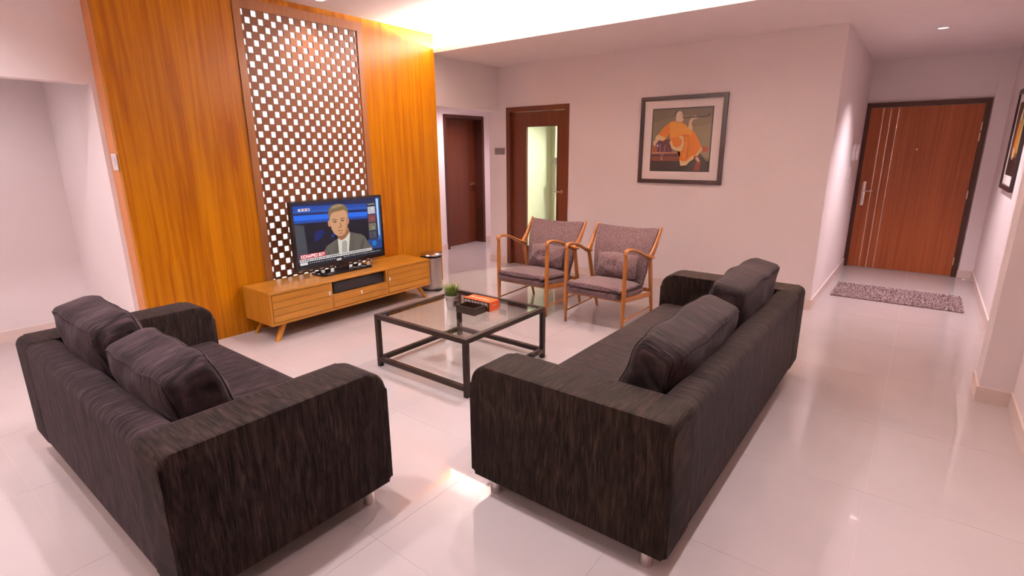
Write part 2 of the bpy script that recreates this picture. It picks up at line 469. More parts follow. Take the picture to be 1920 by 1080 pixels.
# ------------------------------------------------------------------ floor
floor = struct('floor', box((-6.5, YF-0.2, -0.08), (1.0, YE+0.2, -0.0010)), M_grout)
T = 0.80
tile_me = {}
ix = 0
x0 = -0.007 - 9*T
while x0 < 1.0:
    y0 = 0.333 - 4*T
    while y0 < YE+0.15:
        xa, xb = max(x0, -6.4), min(x0+T, 0.95); ya, yb = max(y0, YF-0.15), min(y0+T, YE+0.15)
        if xb-xa > 0.02 and yb-ya > 0.02:
            key = (round(xb-xa, 3), round(yb-ya, 3))
            if key not in tile_me:
                t0 = obj('tile', box((0.0006, 0.0006, -0.0009), (xb-xa-0.0006, yb-ya-0.0006, 0.0)), M_floor, floor)
                tile_me[key] = t0.data; t0.location = (xa, ya, 0)
            else:
                t0 = bpy.data.objects.new('tile', tile_me[key]); COL.objects.link(t0); t0.parent = floor; t0.location = (xa, ya, 0)
        y0 += T
    x0 += T

# ------------------------------------------------------------------ ceilings and cove
struct('ceiling', boxes(((-6.5, YF-0.2, ZC), (0.9, 5.03, ZC+0.12))), M_ceil)
struct('ceiling', boxes(((-4.95, YC, ZS), (0.9, YE+0.1, ZS+0.018)), ((XW, YC, ZS+0.018), (XR, YC+0.018, ZS+0.045)), ((-4.95, 4.98, ZS+0.018), (0.9, 5.03, ZC))), M_ceil)
struct('ceiling', box((-6.5, 4.4, 2.50), (-4.95, 7.6, 2.56)), M_ceil)      # hallway
struct('ceiling', box((-6.5, YF-0.2, 2.62), (-4.95, 1.5, 2.68)), M_ceil)   # side room behind the opening
led = obj('led_strip', box((XW+0.02, 4.68, ZS+0.028), (XR-0.02, 4.705, ZS+0.038)), M_led, loc=(-2.0, 4.74, ZS+0.02))
tag(led, 'warm LED strip glowing in the ceiling cove above the armchairs', 'strip light')
fill_led = obj('led_strip', box((-4.80, YF+0.03, ZS+0.022), (-1.8, YF+0.055, ZS+0.030)), M_led, loc=(-2.0, YF+0.04, ZS+0.02))  # unseen strip added behind the camera for diffuse fill
tag(fill_led, 'unseen warm LED strip added as fill on a ledge along the wall behind the sofas', 'strip light')
struct('trim_fill_ledge', boxes(((-4.85, YF, ZS), (XR, YF+0.26, ZS+0.018)), ((-4.85, YF+0.242, ZS+0.018), (XR, YF+0.26, ZS+0.05))), M_ceil)  # ledge added to carry the fill strip

# ------------------------------------------------------------------ walls
struct('wall_left', boxes(((XL-0.12, YF-0.2, 0), (XL, 6.145, 2.7)), ((XL-0.12, 7.105, 0), (XL, 7.5, 2.7)), ((XL-0.12, 6.145, 2.135), (XL, 7.105, 2.7)), ((XL-0.42, 5.9, 0), (XL-0.38, 7.4, 2.7))), M_wall)
struct('wall_side', boxes(((XL, 1.345, 0), (-4.85, 1.48, ZC)), ((XL, 4.50, 0), (-4.85, 4.60, 2.6))), M_wall)
struct('trim_1', box((-4.98, YF-0.1, 2.065), (-4.85, 1.345, ZC)), M_wall)                 # beam over the opening
struct('trim_2', boxes(((-4.94, 4.607, 2.098), (-4.76, YB, ZS)), ((-4.94, 4.607, ZS+0.0185), (-4.68, 4.979, ZC-0.0005))), M_wall)                      # beam over the hallway
struct('wall_hall', box((XL, 7.32, 0), (-4.94, 7.44, 2.6)), M_wall)
D1 = (-4.63, -3.634, 2.137)
struct('wall_back', boxes(((-4.94, YB, 0), (D1[0], YB+0.12, ZS)), ((D1[1], YB, 0), (XC, YB+0.12, ZS)), ((D1[0], YB, D1[2]), (D1[1], YB+0.12, ZS)),
                          ((-4.94, YB+0.12, 0), (-4.86, 7.44, ZS))), M_wall)
struct('wall_entry', boxes(((XC-0.12, YB+0.12, 0), (XC, YE, ZS)), ((XC-0.12, YE, 2.139), (XR+0.1, YE+0.12, ZS)), ((0.47, YE, 0), (XR+0.1, YE+0.12, 2.139)),
                           ((XC-0.12, YE, 0), (-0.765, YE+0.12, 2.139)), ((0.49, YE-0.03, 0), (XR, YE, ZS))), M_wall)
struct('wall_right', boxes(((XR, YF-0.2, 0), (XR+0.12, YE+0.1, ZC))), M_wall)
struct('wall_pillar', box((0.468, 4.285, 0), (XR, 4.57, ZS)), M_wall)
struct('wall_front', box((-6.3, YF-0.12, 0), (XR+0.1, YF, ZC)), M_wall)

# skirting boards
SK, SD = 0.10, 0.012
struct('baseboard_left', boxes(((XL, YF, 0), (XL+SD, 1.345, SK)), ((XL, 4.60, 0), (XL+SD, 6.145, SK)), ((XL, 7.105, 0), (XL+SD, 7.32, SK)), ((XL+SD, 1.333, 0), (-4.85, 1.345, SK))), M_skirt)
struct('baseboard_back', boxes(((-4.952, YB-SD, 0), (D1[0], YB, SK)), ((D1[1], YB-SD, 0), (XC+SD, YB, SK)), ((-4.952, YB, 0), (-4.94, 7.3, SK)), ((XL+SD, 7.308, 0), (-4.952, 7.32, SK))), M_skirt)
struct('baseboard_entry', boxes(((XC, YB, 0), (XC+SD, YE-0.02, SK)), ((0.48, YE-0.042, 0), (XR-SD, YE-0.03, SK))), M_skirt)
struct('baseboard_right', boxes(((XR-SD, YF, 0), (XR, 4.27, SK)), ((XR-SD, 4.585, 0), (XR, YE-0.03, SK)), ((0.455, 4.272, 0), (0.468, 4.583, SK)), ((0.468, 4.272, 0), (XR, 4.285, SK)), ((0.468, 4.57, 0), (XR, 4.583, SK))), M_skirt)

# timber feature wall: a veneer panel on each side of the lattice and a header strip
wallw = struct_root('wall_wood', (XW, 2.97, 0), 'orange veneer feature wall behind the television')
for ya, yb, z0_, z1_ in ((1.378, 2.34, 0.0, ZC), (3.61, 4.605, 0.0, ZC), (2.341, 3.609, 2.808, ZC)):
    p = obj('veneer_panel', box((-4.70, ya, z0_), (XW, yb, z1_-0.001)), M_veneer, wallw)
for ya, yb in ((1.376, 1.50), (4.48, 4.6045)):
    obj('veneer_return', box((-4.848, ya, 0.0), (-4.7005, yb, ZC-0.001)), M_veneer_edge, wallw)

# ------------------------------------------------------------------ backlit lattice screen
GY0, GZ1, CELL, NC, NR = 2.405, 2.728, 0.0571, 20, 41
GZ0 = GZ1-NR*CELL
GY1 = GY0+NC*CELL
lat = thing('lattice_screen', 'tall brown checker lattice screen, backlit white, set in the timber wall', 'screen', (XW, 2.97, 0))
def lattice():
    bm = bmesh.new(); cache = {}
    xf, xb = XW+0.004, XW-0.014
    def V(x, y, z):
        k = (round(x, 5), round(y, 5), round(z, 5))
        if k not in cache: cache[k] = bm.verts.new((x, y, z))
        return cache[k]
    def cell(y0, y1, z0, z1, hole):
        cor = [(y0, z0), (y1, z0), (y1, z1), (y0, z1)]
        if hole is None:
            for x in (xf, xb): bm.faces.new([V(x, *c) for c in cor])
            return
        hy0, hy1 = hole
        gz = 0.0035
        ring = rrect(hy0, z0+gz, hy1, z1-gz, (0.007,)*4, 3)
        per = len(ring)//4
        for x in (xf, xb):
            for q in range(4):
                seg = ring[q*per:(q+1)*per]
                for a, b in zip(seg, seg[1:]):
                    bm.faces.new((V(x, *cor[q]), V(x, *a), V(x, *b)))
                a, b = seg[-1], ring[((q+1)*per) % len(ring)]
                bm.faces.new((V(x, *cor[q]), V(x, *a), V(x, *b), V(x, *cor[(q+1) % 4])))
        for a, b in zip(ring, ring[1:]+ring[:1]):
            bm.faces.new((V(xf, *a), V(xf, *b), V(xb, *b), V(xb, *a)))
    for r in range(NR):
        z1 = GZ1-r*CELL; z0 = z1-CELL
        for c in range(NC+1):
            # cell centres sit on multiples of CELL; first and last columns are half cells
            y0 = GY0+(c-0.5)*CELL; y1 = y0+CELL
            ya, yb = max(y0, GY0), min(y1, GY1)
            hole = (c+r) % 2 == 0
            if hole:
                hy0 = ya+(0.0035 if c else 0.004); hy1 = yb-(0.0035 if c < NC else 0.004)
                cell(ya, yb, z0, z1, (hy0, hy1))
            else:
                cell(ya, yb, z0, z1, None)
    return bm
obj('lattice_panel', lattice(), M_grille, lat)
obj('lattice_frame', boxes(((XW-0.014, 2.342, 0.0), (XW+0.012, GY0, 2.806)), ((XW-0.014, GY1, 0.0), (XW+0.012, 3.608, 2.806)), ((XW-0.014, GY0, GZ1), (XW+0.012, GY1, 2.806)), ((XW-0.014, GY0, 0.0), (XW+0.004, GY1, GZ0))), M_grille_frame, lat)
obj('backlit_panel', box((XW-0.060, 2.20, 0.02), (XW-0.050, 3.85, 2.84)), M_backlit, lat, label='glowing white diffuser panel')

# ------------------------------------------------------------------ doors
def lever(parent, base, out, along, plate=None):
    """lever handle: rose at base, neck along `out`, bar along `along`"""
    base, out, along = Vector(base), Vector(out), Vector(along)
    bm = bmesh.new()
    sweep(bm, [base, base+out*0.012], 0.026, 0.026, n=16, k=1)
    sweep(bm, [base+out*0.01, base+out*0.05], 0.009, 0.009, n=10, k=1)
    sweep(bm, [base+out*0.048-along*0.008, base+out*0.050+along*0.06, base+out*0.048+along*0.125], [0.010, 0.009, 0.008], [0.008, 0.008, 0.007], n=10, k=4)
    return obj('handle', bm, M_chrome, parent, auto=40, label='chrome lever handle')
# door 1: brown door with a tall glass pane, in the picture wall
d1 = struct_root('door_1', (-4.13, YB, 0), 'brown door with a tall glass pane and chrome lever')
fw = 0.062
obj('door_frame', boxes(((D1[0], YB-0.012, 0), (D1[0]+fw, YB+0.13, D1[2])), ((D1[1]-fw, YB-0.012, 0), (D1[1], YB+0.13, D1[2])), ((D1[0]+fw, YB-0.012, D1[2]-fw), (D1[1]-fw, YB+0.13, D1[2]))), M_door_dark, d1)
lx0, lx1, lz1, ly0, ly1 = D1[0]+fw+0.003, D1[1]-fw-0.003, D1[2]-fw-0.004, YB+0.045, YB+0.085
px0, px1, pz0, pz1 = -4.335, -3.832, 0.28, 1.884
leaf = obj('door_leaf', boxes(((lx0, ly0, 0.006), (px0, ly1, lz1)), ((px1, ly0, 0.006), (lx1, ly1, lz1)), ((px0, ly0, 0.006), (px1, ly1, pz0)), ((px0, ly0, pz1), (px1, ly1, lz1))), M_door_dark, d1)
obj('pane', box((px0, ly0+0.017, pz0), (px1, ly0+0.023, pz1)), M_pane, leaf)
obj('pane_bead', boxes(((px0-0.008, ly0-0.006, pz0), (px0+0.004, ly0, pz1)), ((px1-0.004, ly0-0.006, pz0), (px1+0.008, ly0, pz1)), ((px0-0.008, ly0-0.006, pz1-0.004), (px1+0.008, ly0, pz1+0.008))), M_door_frame, leaf)
lever(leaf, (-3.755, ly0, 1.052), (0, -1, 0), (-1, 0, 0))
# the pale room behind the pane
struct('wall_bath', boxes(((-5.2, 7.30, 0), (-3.2, 7.38, 2.6)), ((-4.86, YB+0.13, 0), (-4.82, 7.30, 2.6)), ((-3.25, YB+0.13, 0), (-3.2, 7.30, 2.6)), ((-4.86, YB+0.125, 2.45), (-3.2, 7.36, 2.5)), ((-4.56, 7.0, 0.0), (-4.5, 7.30, 2.45))), M_bath)
hc = thing('shower_unit', 'grey wall shower unit with hanging hose seen through the glass pane', 'shower', (-4.47, 6.985, 1.2))
obj('box', box((-4.56, 6.955, 1.385), (-4.47, 6.999, 1.47), 0.006), M_greyplastic, hc)
hb = bmesh.new(); sweep(hb, [(-4.535, 6.975, 1.39), (-4.545, 6.97, 1.2), (-4.54, 6.975, 1.02), (-4.515, 6.975, 0.99), (-4.50, 6.975, 1.05), (-4.50, 6.975, 1.39)], 0.006, 0.006, n=8, k=5)
obj('hose', hb, M_greyplastic, hc, smooth=True)
# door 2: dark door in the hallway
d2 = struct_root('door_2', (XL, 6.62, 0), 'dark brown hallway door with a lever handle')
obj('door_frame', boxes(((XL-0.20, 6.145, 0), (XL+0.012, 6.20, 2.135)), ((XL-0.20, 7.05, 0), (XL+0.012, 7.105, 2.135)), ((XL-0.20, 6.20, 2.08), (XL+0.012, 7.05, 2.135))), M_door_frame, d2)
leaf2 = obj('door_leaf', box((XL-0.20, 6.203, 0.006), (XL-0.16, 7.047, 2.076)), M_door_dark, d2)
lever(leaf2, (XL-0.16, 6.985, 1.02), (1, 0, 0), (0, -1, 0))
# door 3: entry door with three pale inlay strips
d3 = struct_root('door_3', (-0.15, YE, 0), 'reddish brown entry door with three pale inlay strips')
obj('door_frame', boxes(((-0.743, YE-0.03, 0), (-0.70, YE+0.10, 2.139)), ((0.425, YE-0.03, 0), (0.478, YE+0.10, 2.139)), ((-0.70, YE-0.03, 2.082), (0.425, YE+0.10, 2.139))), M_door_frame, d3)
leaf3 = obj('door_leaf', box((-0.698, YE-0.012, 0.006), (0.423, YE+0.035, 2.079)), M_entry, d3)
for sx in (-0.558, -0.478, -0.398):
    obj('inlay_strip', box((sx-0.0045, YE-0.0135, 0.008), (sx+0.0045, YE-0.0118, 2.077)), M_inlay, leaf3)
hb = box((-0.665, YE-0.030, 0.835), (-0.620, YE-0.012, 1.155), 0.006)
sweep(hb, [(-0.642, YE-0.03, 1.03), (-0.642, YE-0.075, 1.03)], 0.010, 0.010, n=10, k=1)
sweep(hb, [(-0.652, YE-0.072, 1.03), (-0.59, YE-0.076, 1.032), (-0.535, YE-0.072, 1.032)], 0.011, 0.009, n=10, k=4)
hd = obj('handle', hb, M_chrome, leaf3, auto=40, label='chrome lever lock on a long plate')
bm = bmesh.new(); sweep(bm, [(-0.149, YE-0.016, 1.561), (-0.149, YE-0.011, 1.561)], 0.010, 0.010, n=14, k=1)
obj('peephole', bm, M_brass, leaf3)
for hz in (1.82, 1.70, 1.02, 0.20):
    bm = bmesh.new(); sweep(bm, [(0.424, YE-0.036, hz-0.05), (0.424, YE-0.036, hz+0.05)], 0.006, 0.006, n=8, k=1)
    obj('hinge', bm, M_brass, d3)

# ------------------------------------------------------------------ downlights
def downlight(x, y, z, label, watts, group=None, r=0.042, size=2.35, col=DOWN_COL):
    t = thing('downlight', label, 'ceiling light', (x, y, z), group)
    bm = bmesh.new()
    n = 28
    prof = [(r+0.016, 0.0), (r+0.016, -0.004), (r+0.006, -0.006), (r, -0.003), (r, 0.0)]
    rings = [[bm.verts.new((x+a*math.cos(2*PI*i/n), y+a*math.sin(2*PI*i/n), z+b)) for i in range(n)] for a, b in prof]
    for a, b in zip(rings, rings[1:]):
        for i in range(n): bm.faces.new((a[i], a[(i+1) % n], b[(i+1) % n], b[i]))
    obj('trim_ring', bm, M_whiteplastic, t, smooth=True)
    bm = bmesh.new(); lathe(bm, [(r, -0.0015), (r, -0.0005)], (x, y, z), 28)
    obj('lamp_face', bm, M_lamp, t)
    ld = bpy.data.lights.new('downlight_beam', 'SPOT'); ld.energy = watts; ld.color = col
    ld.spot_size = size; ld.spot_blend = 1.0; ld.shadow_soft_size = 0.05
    lo = bpy.data.objects.new('downlight_beam', ld); COL.objects.link(lo); lo.parent = t; lo.location = (0, 0, -0.02)
    return t
downlight(-4.40, 2.99, ZC, 'recessed downlight in the raised ceiling close to the lattice screen', DOWN_W*0.35, 'recessed downlights')
downlight(-0.083, 6.70, ZS, 'recessed downlight in the dropped ceiling before the entry door', DOWN_W*1.4, 'recessed downlights', size=1.75, col=(1.0, 0.86, 0.93))
for x, y, k, sz in ((-2.15, 1.25, 0.8, 2.35), (-2.75, 0.6, 0.6, 2.35), (-2.3, 3.1, 0.75, 2.35), (-0.45, 1.5, 0.50, 1.5), (-0.40, 2.6, 0.50, 1.3), (-4.25, 0.2, 0.7, 2.35), (-2.3, -1.2, 0.7, 2.35)):  # some positions follow the sofa shadows, the rest are added to fill the room
    downlight(x, y, ZC, 'unseen recessed downlight in the raised ceiling above the sofas', DOWN_W*k, 'unseen recessed downlights above the sofas', size=sz)
downlight(-5.45, 6.2, 2.50, 'recessed downlight in the hallway ceiling beyond the timber wall', HALL_W, 'recessed downlights', col=(1.0, 0.82, 0.88))
downlight(-5.45, 0.3, 2.62, 'unseen fill downlight added in the side room beyond the opening', HALL_W*0.45, 'recessed downlights')  # unseen lamp added to lighten the recess
downlight(-4.0, 6.7, 2.45, 'recessed downlight in the pale room behind the glass pane', BATH_W, 'recessed downlights', col=(1.0, 0.99, 0.90))

# ------------------------------------------------------------------ sofas
def sofa(name, label, length, depth, matL, matA, loc, rot, far_len):
    """built lying along local x (left arm at -x), front towards -y, then turned"""
    root = thing(name, label, 'sofa', (0, 0, 0))
    L2, D2, AW, BT, ZB, ZT = length/2, depth/2, 0.225, 0.155, 0.095, 0.655
    prof = rrect(-D2, ZB, D2, ZT, (0.02, 0.02, 0.04, 0.10), 8)
    for s in (-1, 1):
        x0, x1 = (-L2, -L2+AW) if s < 0 else (L2-AW, L2)
        a = obj('arm', prism(prof, 'x', x0, x1, 0.045, 5), matA, root, auto=50)
    obj('backrest', prism(rrect(D2-BT, ZB+0.01, D2-0.001, ZT-0.001, (0.02, 0.02, 0.045, 0.055), 7), 'x', -L2+AW-0.012, L2-AW+0.012), matL, root, auto=50)
    obj('seat_base', prism(rrect(-D2+0.012, ZB+0.005, D2-BT+0.03, 0.27, (0.015, 0.015, 0.02, 0.02), 4), 'x', -L2+AW-0.01, L2-AW+0.01), matL, root, auto=50)
    obj('seat_cushion', prism(rrect(-D2+0.002, 0.262, D2-BT+0.02, 0.425, (0.03, 0.02, 0.03, 0.06), 6), 'x', -L2+AW-0.004, L2-AW+0.004, 0.006, 2), matL, root, auto=50)
    # seams: arm corner piping
    for s in (-1, 1):
        bm = bmesh.new()
        xx = s*(L2-0.010)
        sweep(bm, [(xx, D2-0.010, ZB+0.03), (xx, D2-0.010, ZT-0.06)], 0.004, 0.004, n=6, k=1)
        obj('seam', bm, matA, root)
    for sx in (-1, 1):
        for sy in (-1, 1):
            bm = bmesh.new(); cx, cy = sx*(L2-0.06), sy*(D2-0.10)
            lathe(bm, [(0.024, 0.0), (0.026, 0.004), (0.026, 0.10)], (cx, cy, 0), 20)
            obj('leg', bm, M_chrome, root, auto=40, label='polished chrome leg')
    root.location = loc; root.rotation_euler = (0, 0, rot)
    return root
# local -y is the front: sofa facing +y is turned by 180 deg, sofa facing -x by -90 deg
sofa('sofa', 'shorter black chenille sofa standing nearest the side-room opening', 1.895, 0.90, M_sofaX, M_sofaY, (-2.7125, 0.915, 0), PI, 0)
sofa('sofa', 'longer black chenille sofa with its back to the entry passage', 2.43, 0.96, M_sofaX2, M_sofaY2, (-1.03, 2.845, 0), -PI/2, 0)

def cushion(label, L, T_, Hh, c, rotz, tilt, seed, mat, group):
    bm, loops = cushion_bm(L, T_, Hh, seed=seed, want_loops=True)
    o = obj('cushion', bm, mat, None, smooth=True)
    for path in loops:
        pb = bmesh.new(); sweep(pb, path, 0.0035, 0.0035, n=6, k=1)
        obj('piping', pb, mat, o, smooth=True)
    o.location = c; o.rotation_euler = Matrix.Rotation(rotz, 3, 'Z').__matmul__(Matrix.Rotation(tilt, 3, 'X')).to_euler()
    tag(o, label, 'cushion', group)
    return o
g = 'loose back cushions'
cushion('dark plum back cushion on the shorter sofa, nearer the camera', 0.70, 0.27, 0.42, (-2.400, 0.750, 0.612), PI, -0.30, 1, M_cushX, g)
cushion('dark plum back cushion on the shorter sofa, at the end by the opening', 0.70, 0.26, 0.46, (-3.10, 0.725, 0.640), PI, -0.24, 2, M_cushX, g)
cushion('black back cushion on the longer sofa, nearer the camera', 0.98, 0.28, 0.42, (-0.825, 2.43, 0.610), -PI/2, -0.34, 3, M_cushX2, g)
cushion('black back cushion on the longer sofa, at the far end by the armchairs', 0.92, 0.27, 0.46, (-0.815, 3.38, 0.640), -PI/2, -0.22, 4, M_cushX2, g)

# ------------------------------------------------------------------ coffee table
ct = thing('coffee_table', 'square low coffee table with dark metal frame and clear glass top', 'table', (-2.635, 2.78, 0))
cx0, cx1, cy0, cy1, bt, ct_h = -3.095, -2.175, 2.325, 3.235, 0.034, 0.41
for x in (cx0, cx1-bt):
    for y in (cy0, cy1-bt):
        obj('leg', box((x, y, 0), (x+bt, y+bt, ct_h-bt), 0.001, 1), M_metalbrown, ct)
for z0_, z1_ in ((ct_h-bt, ct_h), (0.042, 0.042+bt)):
    nm = 'top_rail' if z0_ > 0.2 else 'stretcher'
    e = 0 if z0_ > 0.2 else bt
    for y in (cy0, cy1-bt): obj(nm, box((cx0+e, y, z0_), (cx1-e, y+bt, z1_), 0.001, 1), M_metalbrown, ct)
    for x in (cx0, cx1-bt): obj(nm, box((x, cy0+bt, z0_), (x+bt, cy1-bt, z1_), 0.001, 1), M_metalbrown, ct)
obj('glass_top', box((cx0+bt+0.001, cy0+bt+0.001, ct_h-0.013), (cx1-bt-0.001, cy1-bt-0.001, ct_h-0.005)), M_glass, ct)
obj('glass_lip', boxes(((cx0+bt, cy0+bt, ct_h-0.025), (cx1-bt, cy0+bt+0.012, ct_h-0.0135)), ((cx0+bt, cy1-bt-0.012, ct_h-0.025), (cx1-bt, cy1-bt, ct_h-0.0135)),
                       ((cx0+bt, cy0+bt+0.012, ct_h-0.025), (cx0+bt+0.012, cy1-bt-0.012, ct_h-0.0135)), ((cx1-bt-0.012, cy0+bt+0.012, ct_h-0.025), (cx1-bt, cy1-bt-0.012, ct_h-0.0135))), M_metalbrown, ct)
ZG = ct_h-0.005
# pot of grass
pt = thing('potted_grass', 'small zinc pot of spiky green grass on the glass table', 'plant', (-2.735, 2.785, ZG))
bm = bmesh.new()
lathe(bm, [(0.039, 0.0), (0.040, 0.002), (0.047, 0.070), (0.0485, 0.071), (0.0485, 0.076), (0.047, 0.078), (0.0515, 0.108), (0.054, 0.110), (0.053, 0.114), (0.050, 0.112), (0.047, 0.098)], (-2.735, 2.785, ZG), 32)
obj('pot', bm, M_zinc, pt, auto=50)
bm = bmesh.new(); lathe(bm, [(0.0470, 0.094), (0.0475, 0.100)], (-2.735, 2.785, ZG), 24); obj('soil', bm, M_soil, pt)
bm = bmesh.new()
for i in range(150):
    a = random.uniform(0, 2*PI); rr = 0.042*math.sqrt(random.random())
    b0 = Vector((-2.735+rr*math.cos(a), 2.785+rr*math.sin(a), ZG+0.099))
    lean = (rr/0.042)*0.055+random.uniform(-0.01, 0.012); a2 = a+random.uniform(-0.5, 0.5); hh = random.uniform(0.075, 0.115)
    d = Vector((math.cos(a2), math.sin(a2), 0)); s = Vector((-d.y, d.x, 0))*random.uniform(0.0022, 0.0035)
    mid = b0+d*lean*0.4+Vector((0, 0, hh*0.6)); tip = b0+d*lean+Vector((0, 0, hh))
    v = [bm.verts.new(q) for q in (b0-s, b0+s, mid+s*0.8, mid-s*0.8, tip)]
    bm.faces.new(v[:4]); bm.faces.new((v[3], v[2], v[4]))
gb = obj('grass_blades', bm, M_grass, pt); gb['kind'] = 'stuff'
# dark open tray
tr = thing('tray', 'small dark brown open box tray on the glass table', 'tray', (-2.56, 2.81, ZG))
tx0, tx1, ty0, ty1, tz1 = -2.655, -2.472, 2.745, 2.872, ZG+0.055
obj('tray_body', boxes(((tx0, ty0, ZG), (tx1, ty1, ZG+0.006)), ((tx0, ty0, ZG+0.006), (tx1, ty0+0.008, tz1)), ((tx0, ty1-0.008, ZG+0.006), (tx1, ty1, tz1)), ((tx0, ty0+0.008, ZG+0.006), (tx0+0.008, ty1-0.008, tz1)), ((tx1-0.008, ty0+0.008, ZG+0.006), (tx1, ty1-0.008, tz1))), M_tray, tr)
card = obj('paper_slip', box((-2.625, 2.762, ZG+0.0475), (-2.490, 2.785, ZG+0.0485)), M_white, None, loc=(-2.56, 2.77, ZG+0.03))
card.location.z -= 0.012
tag(card, 'narrow white paper slip lying in the dark tray', 'paper')
# orange tissue box
bx = thing('tissue_box', 'orange and brown cardboard tissue box on the glass table', 'box', (-2.57, 2.935, ZG))
bx0, bx1, by0, by1, bz1 = -2.705, -2.445, 2.885, 3.0, ZG+0.075
obj('carton', box((bx0, by0, ZG), (bx1, by1, bz1), 0.0015, 1), M_orange, bx)
obj('front_panel', box((bx0+0.001, by0-0.0008, ZG+0.001), (bx1-0.001, by0, bz1-0.001)), M_choc, bx, label='brown front panel')
text('lettering', 'PREMIER', 0.036, (bx0+0.012, by0-0.001, ZG+0.040), (1, 0, 0), (0, 0, 1), M_white, bx, width=0.235)
text('lettering', 'Premier', 0.040, (bx0+0.02, by0+0.045, bz1+0.0003), (1, 0.0, 0), (0, 1, 0), M_white, bx, width=0.19)
obj('side_mark', box((bx1+0.0001, by0+0.030, ZG+0.044), (bx1+0.0005, by0+0.075, ZG+0.048)), M_white, bx)

# ------------------------------------------------------------------ TV stand
ts = thing('tv_stand', 'low oak media cabinet with splayed legs under the television', 'cabinet', (-4.415, 3.02, 0))
sx0, sx1, sy0, sy1, sz0, sz1 = -4.635, -4.19, 2.105, 3.935, 0.145, 0.436
obj('top_panel', box((sx0, sy0, sz1-0.02), (sx1+0.006, sy1, sz1), 0.002, 1), M_oakY, ts)
for y in (sy0, sy1-0.02): obj('side_panel', box((sx0, y, sz0), (sx1, y+0.02, sz1-0.0205), 0.0015, 1), M_oakZ, ts)
obj('bottom_panel', box((sx0, sy0+0.0205, sz0), (sx1, sy1-0.0205, sz0+0.022), 0.001, 1), M_oakY, ts)
obj('back_panel', box((sx0, sy0+0.021, sz0+0.0225), (sx0+0.012, sy1-0.021, sz1-0.021)), M_oakY, ts)
for y in (2.690, 3.335): obj('divider', box((sx0+0.0125, y, sz0+0.0225), (sx1-0.004, y+0.018, sz1-0.021)), M_oakZ, ts)
def slatted(name, y0, y1, z0, z1, n, hy, hz):
    fr = obj(name, box((sx1-0.022, y0, z0), (sx1-0.008, y1, z1)), M_oakY, ts)
    h = (z1-z0)/n
    for i in range(n):
        obj('slat', box((sx1-0.0078, y0+0.0005, z0+i*h+0.0014), (sx1+0.002, y1-0.0005, z0+(i+1)*h-0.0014), 0.0015, 1), M_oakY, fr)
    obj('pull', box((sx1+0.002, hy-0.008, hz-0.018), (sx1+0.012, hy+0.008, hz+0.018), 0.003, 2), M_whiteplastic, fr)
slatted('door', 2.128, 2.688, 0.170, 0.412, 4, 2.672, 0.318)
slatted('door', 3.355, 3.912, 0.170, 0.412, 4, 3.371, 0.318)
slatted('drawer', 2.710, 3.333, 0.170, 0.283, 2, 3.020, 0.258)
obj('niche_shelf', box((sx0+0.0125, 2.7085, 0.284), (sx1-0.006, 3.3345, 0.294)), M_oakY, ts)
for sy, yb_, yt in ((-1, sy0+0.045, sy0+0.135), (1, sy1-0.045, sy1-0.135)):
    for xx, xt in ((sx1-0.03, sx1-0.06), (sx0+0.06, sx0+0.08)):
        bm = bmesh.new(); sweep(bm, [(xx, yb_, 0.0), (xt, yt, sz0)], [0.017, 0.022], [0.019, 0.030], side=(1, 0, 0), n=16, k=1, expo=5)
        for v in bm.verts:
            if v.co.z < 0.02: v.co.z = 0.0
            elif v.co.z > sz0-0.03: v.co.z = sz0-0.0003
        obj('leg', bm, M_oakZ, ts, auto=40)
av = thing('media_player', 'black slim media player in the open niche of the oak cabinet', 'media player', (-4.35, 3.02, 0.294))
obj('case', box((-4.56, 2.735, 0.2942), (-4.215, 3.318, 0.405), 0.003), M_black, av)
obj('display', box((-4.2148, 2.745, 0.305), (-4.214, 3.308, 0.395)), M_blackgloss, av)
obj('indicator', box((-4.2138, 2.79, 0.352), (-4.2132, 2.806, 0.355)), M_greyplastic, av)

# ------------------------------------------------------------------ television
tv = thing('television', 'black flat television showing a news presenter on the oak cabinet', 'television', (-4.43, 3.02, sz1))
ty0_, ty1_, tz0, tz1_ = 2.508, 3.518, 0.512, 1.148
XT = -4.42
obj('case', box((XT-0.045, ty0_, tz0), (XT-0.004, ty1_, tz1_), 0.004), M_blackgloss, tv)
bz = 0.024
obj('bezel', boxes(((XT-0.004, ty0_, tz0), (XT+0.003, ty0_+bz, tz1_)), ((XT-0.004, ty1_-bz, tz0), (XT+0.003, ty1_, tz1_)), ((XT-0.004, ty0_+bz, tz1_-bz), (XT+0.003, ty1_-bz, tz1_)), ((XT-0.004, ty0_+bz, tz0), (XT+0.003, ty1_-bz, tz0+0.034))), M_blackgloss, tv)
bm = bmesh.new(); sweep(bm, [(-4.455, 3.015, 0.452), (-4.455, 3.015, 0.56)], 0.07, 0.02, side=(0, 1, 0), n=16, k=1, expo=4)
obj('neck', bm, M_blackgloss, tv, auto=40)
obj('stand_base', prism(rrect(-4.575, 2.735, -4.345, 3.305, (0.03,)*4, 5), 'z', sz1, sz1+0.016, 0.003, 2), M_blackgloss, tv, auto=40)
ya_, yb2, za_, zb_ = ty0_+bz, ty1_-bz, tz0+0.034, tz1_-bz
def scr(u, v, d): return (XT-0.0035+d, ya_+u*(yb2-ya_), za_+v*(zb_-za_))
navy, blue, bright = (0.002, 0.012, 0.07), (0.004, 0.06, 0.36), (0.004, 0.14, 0.80)
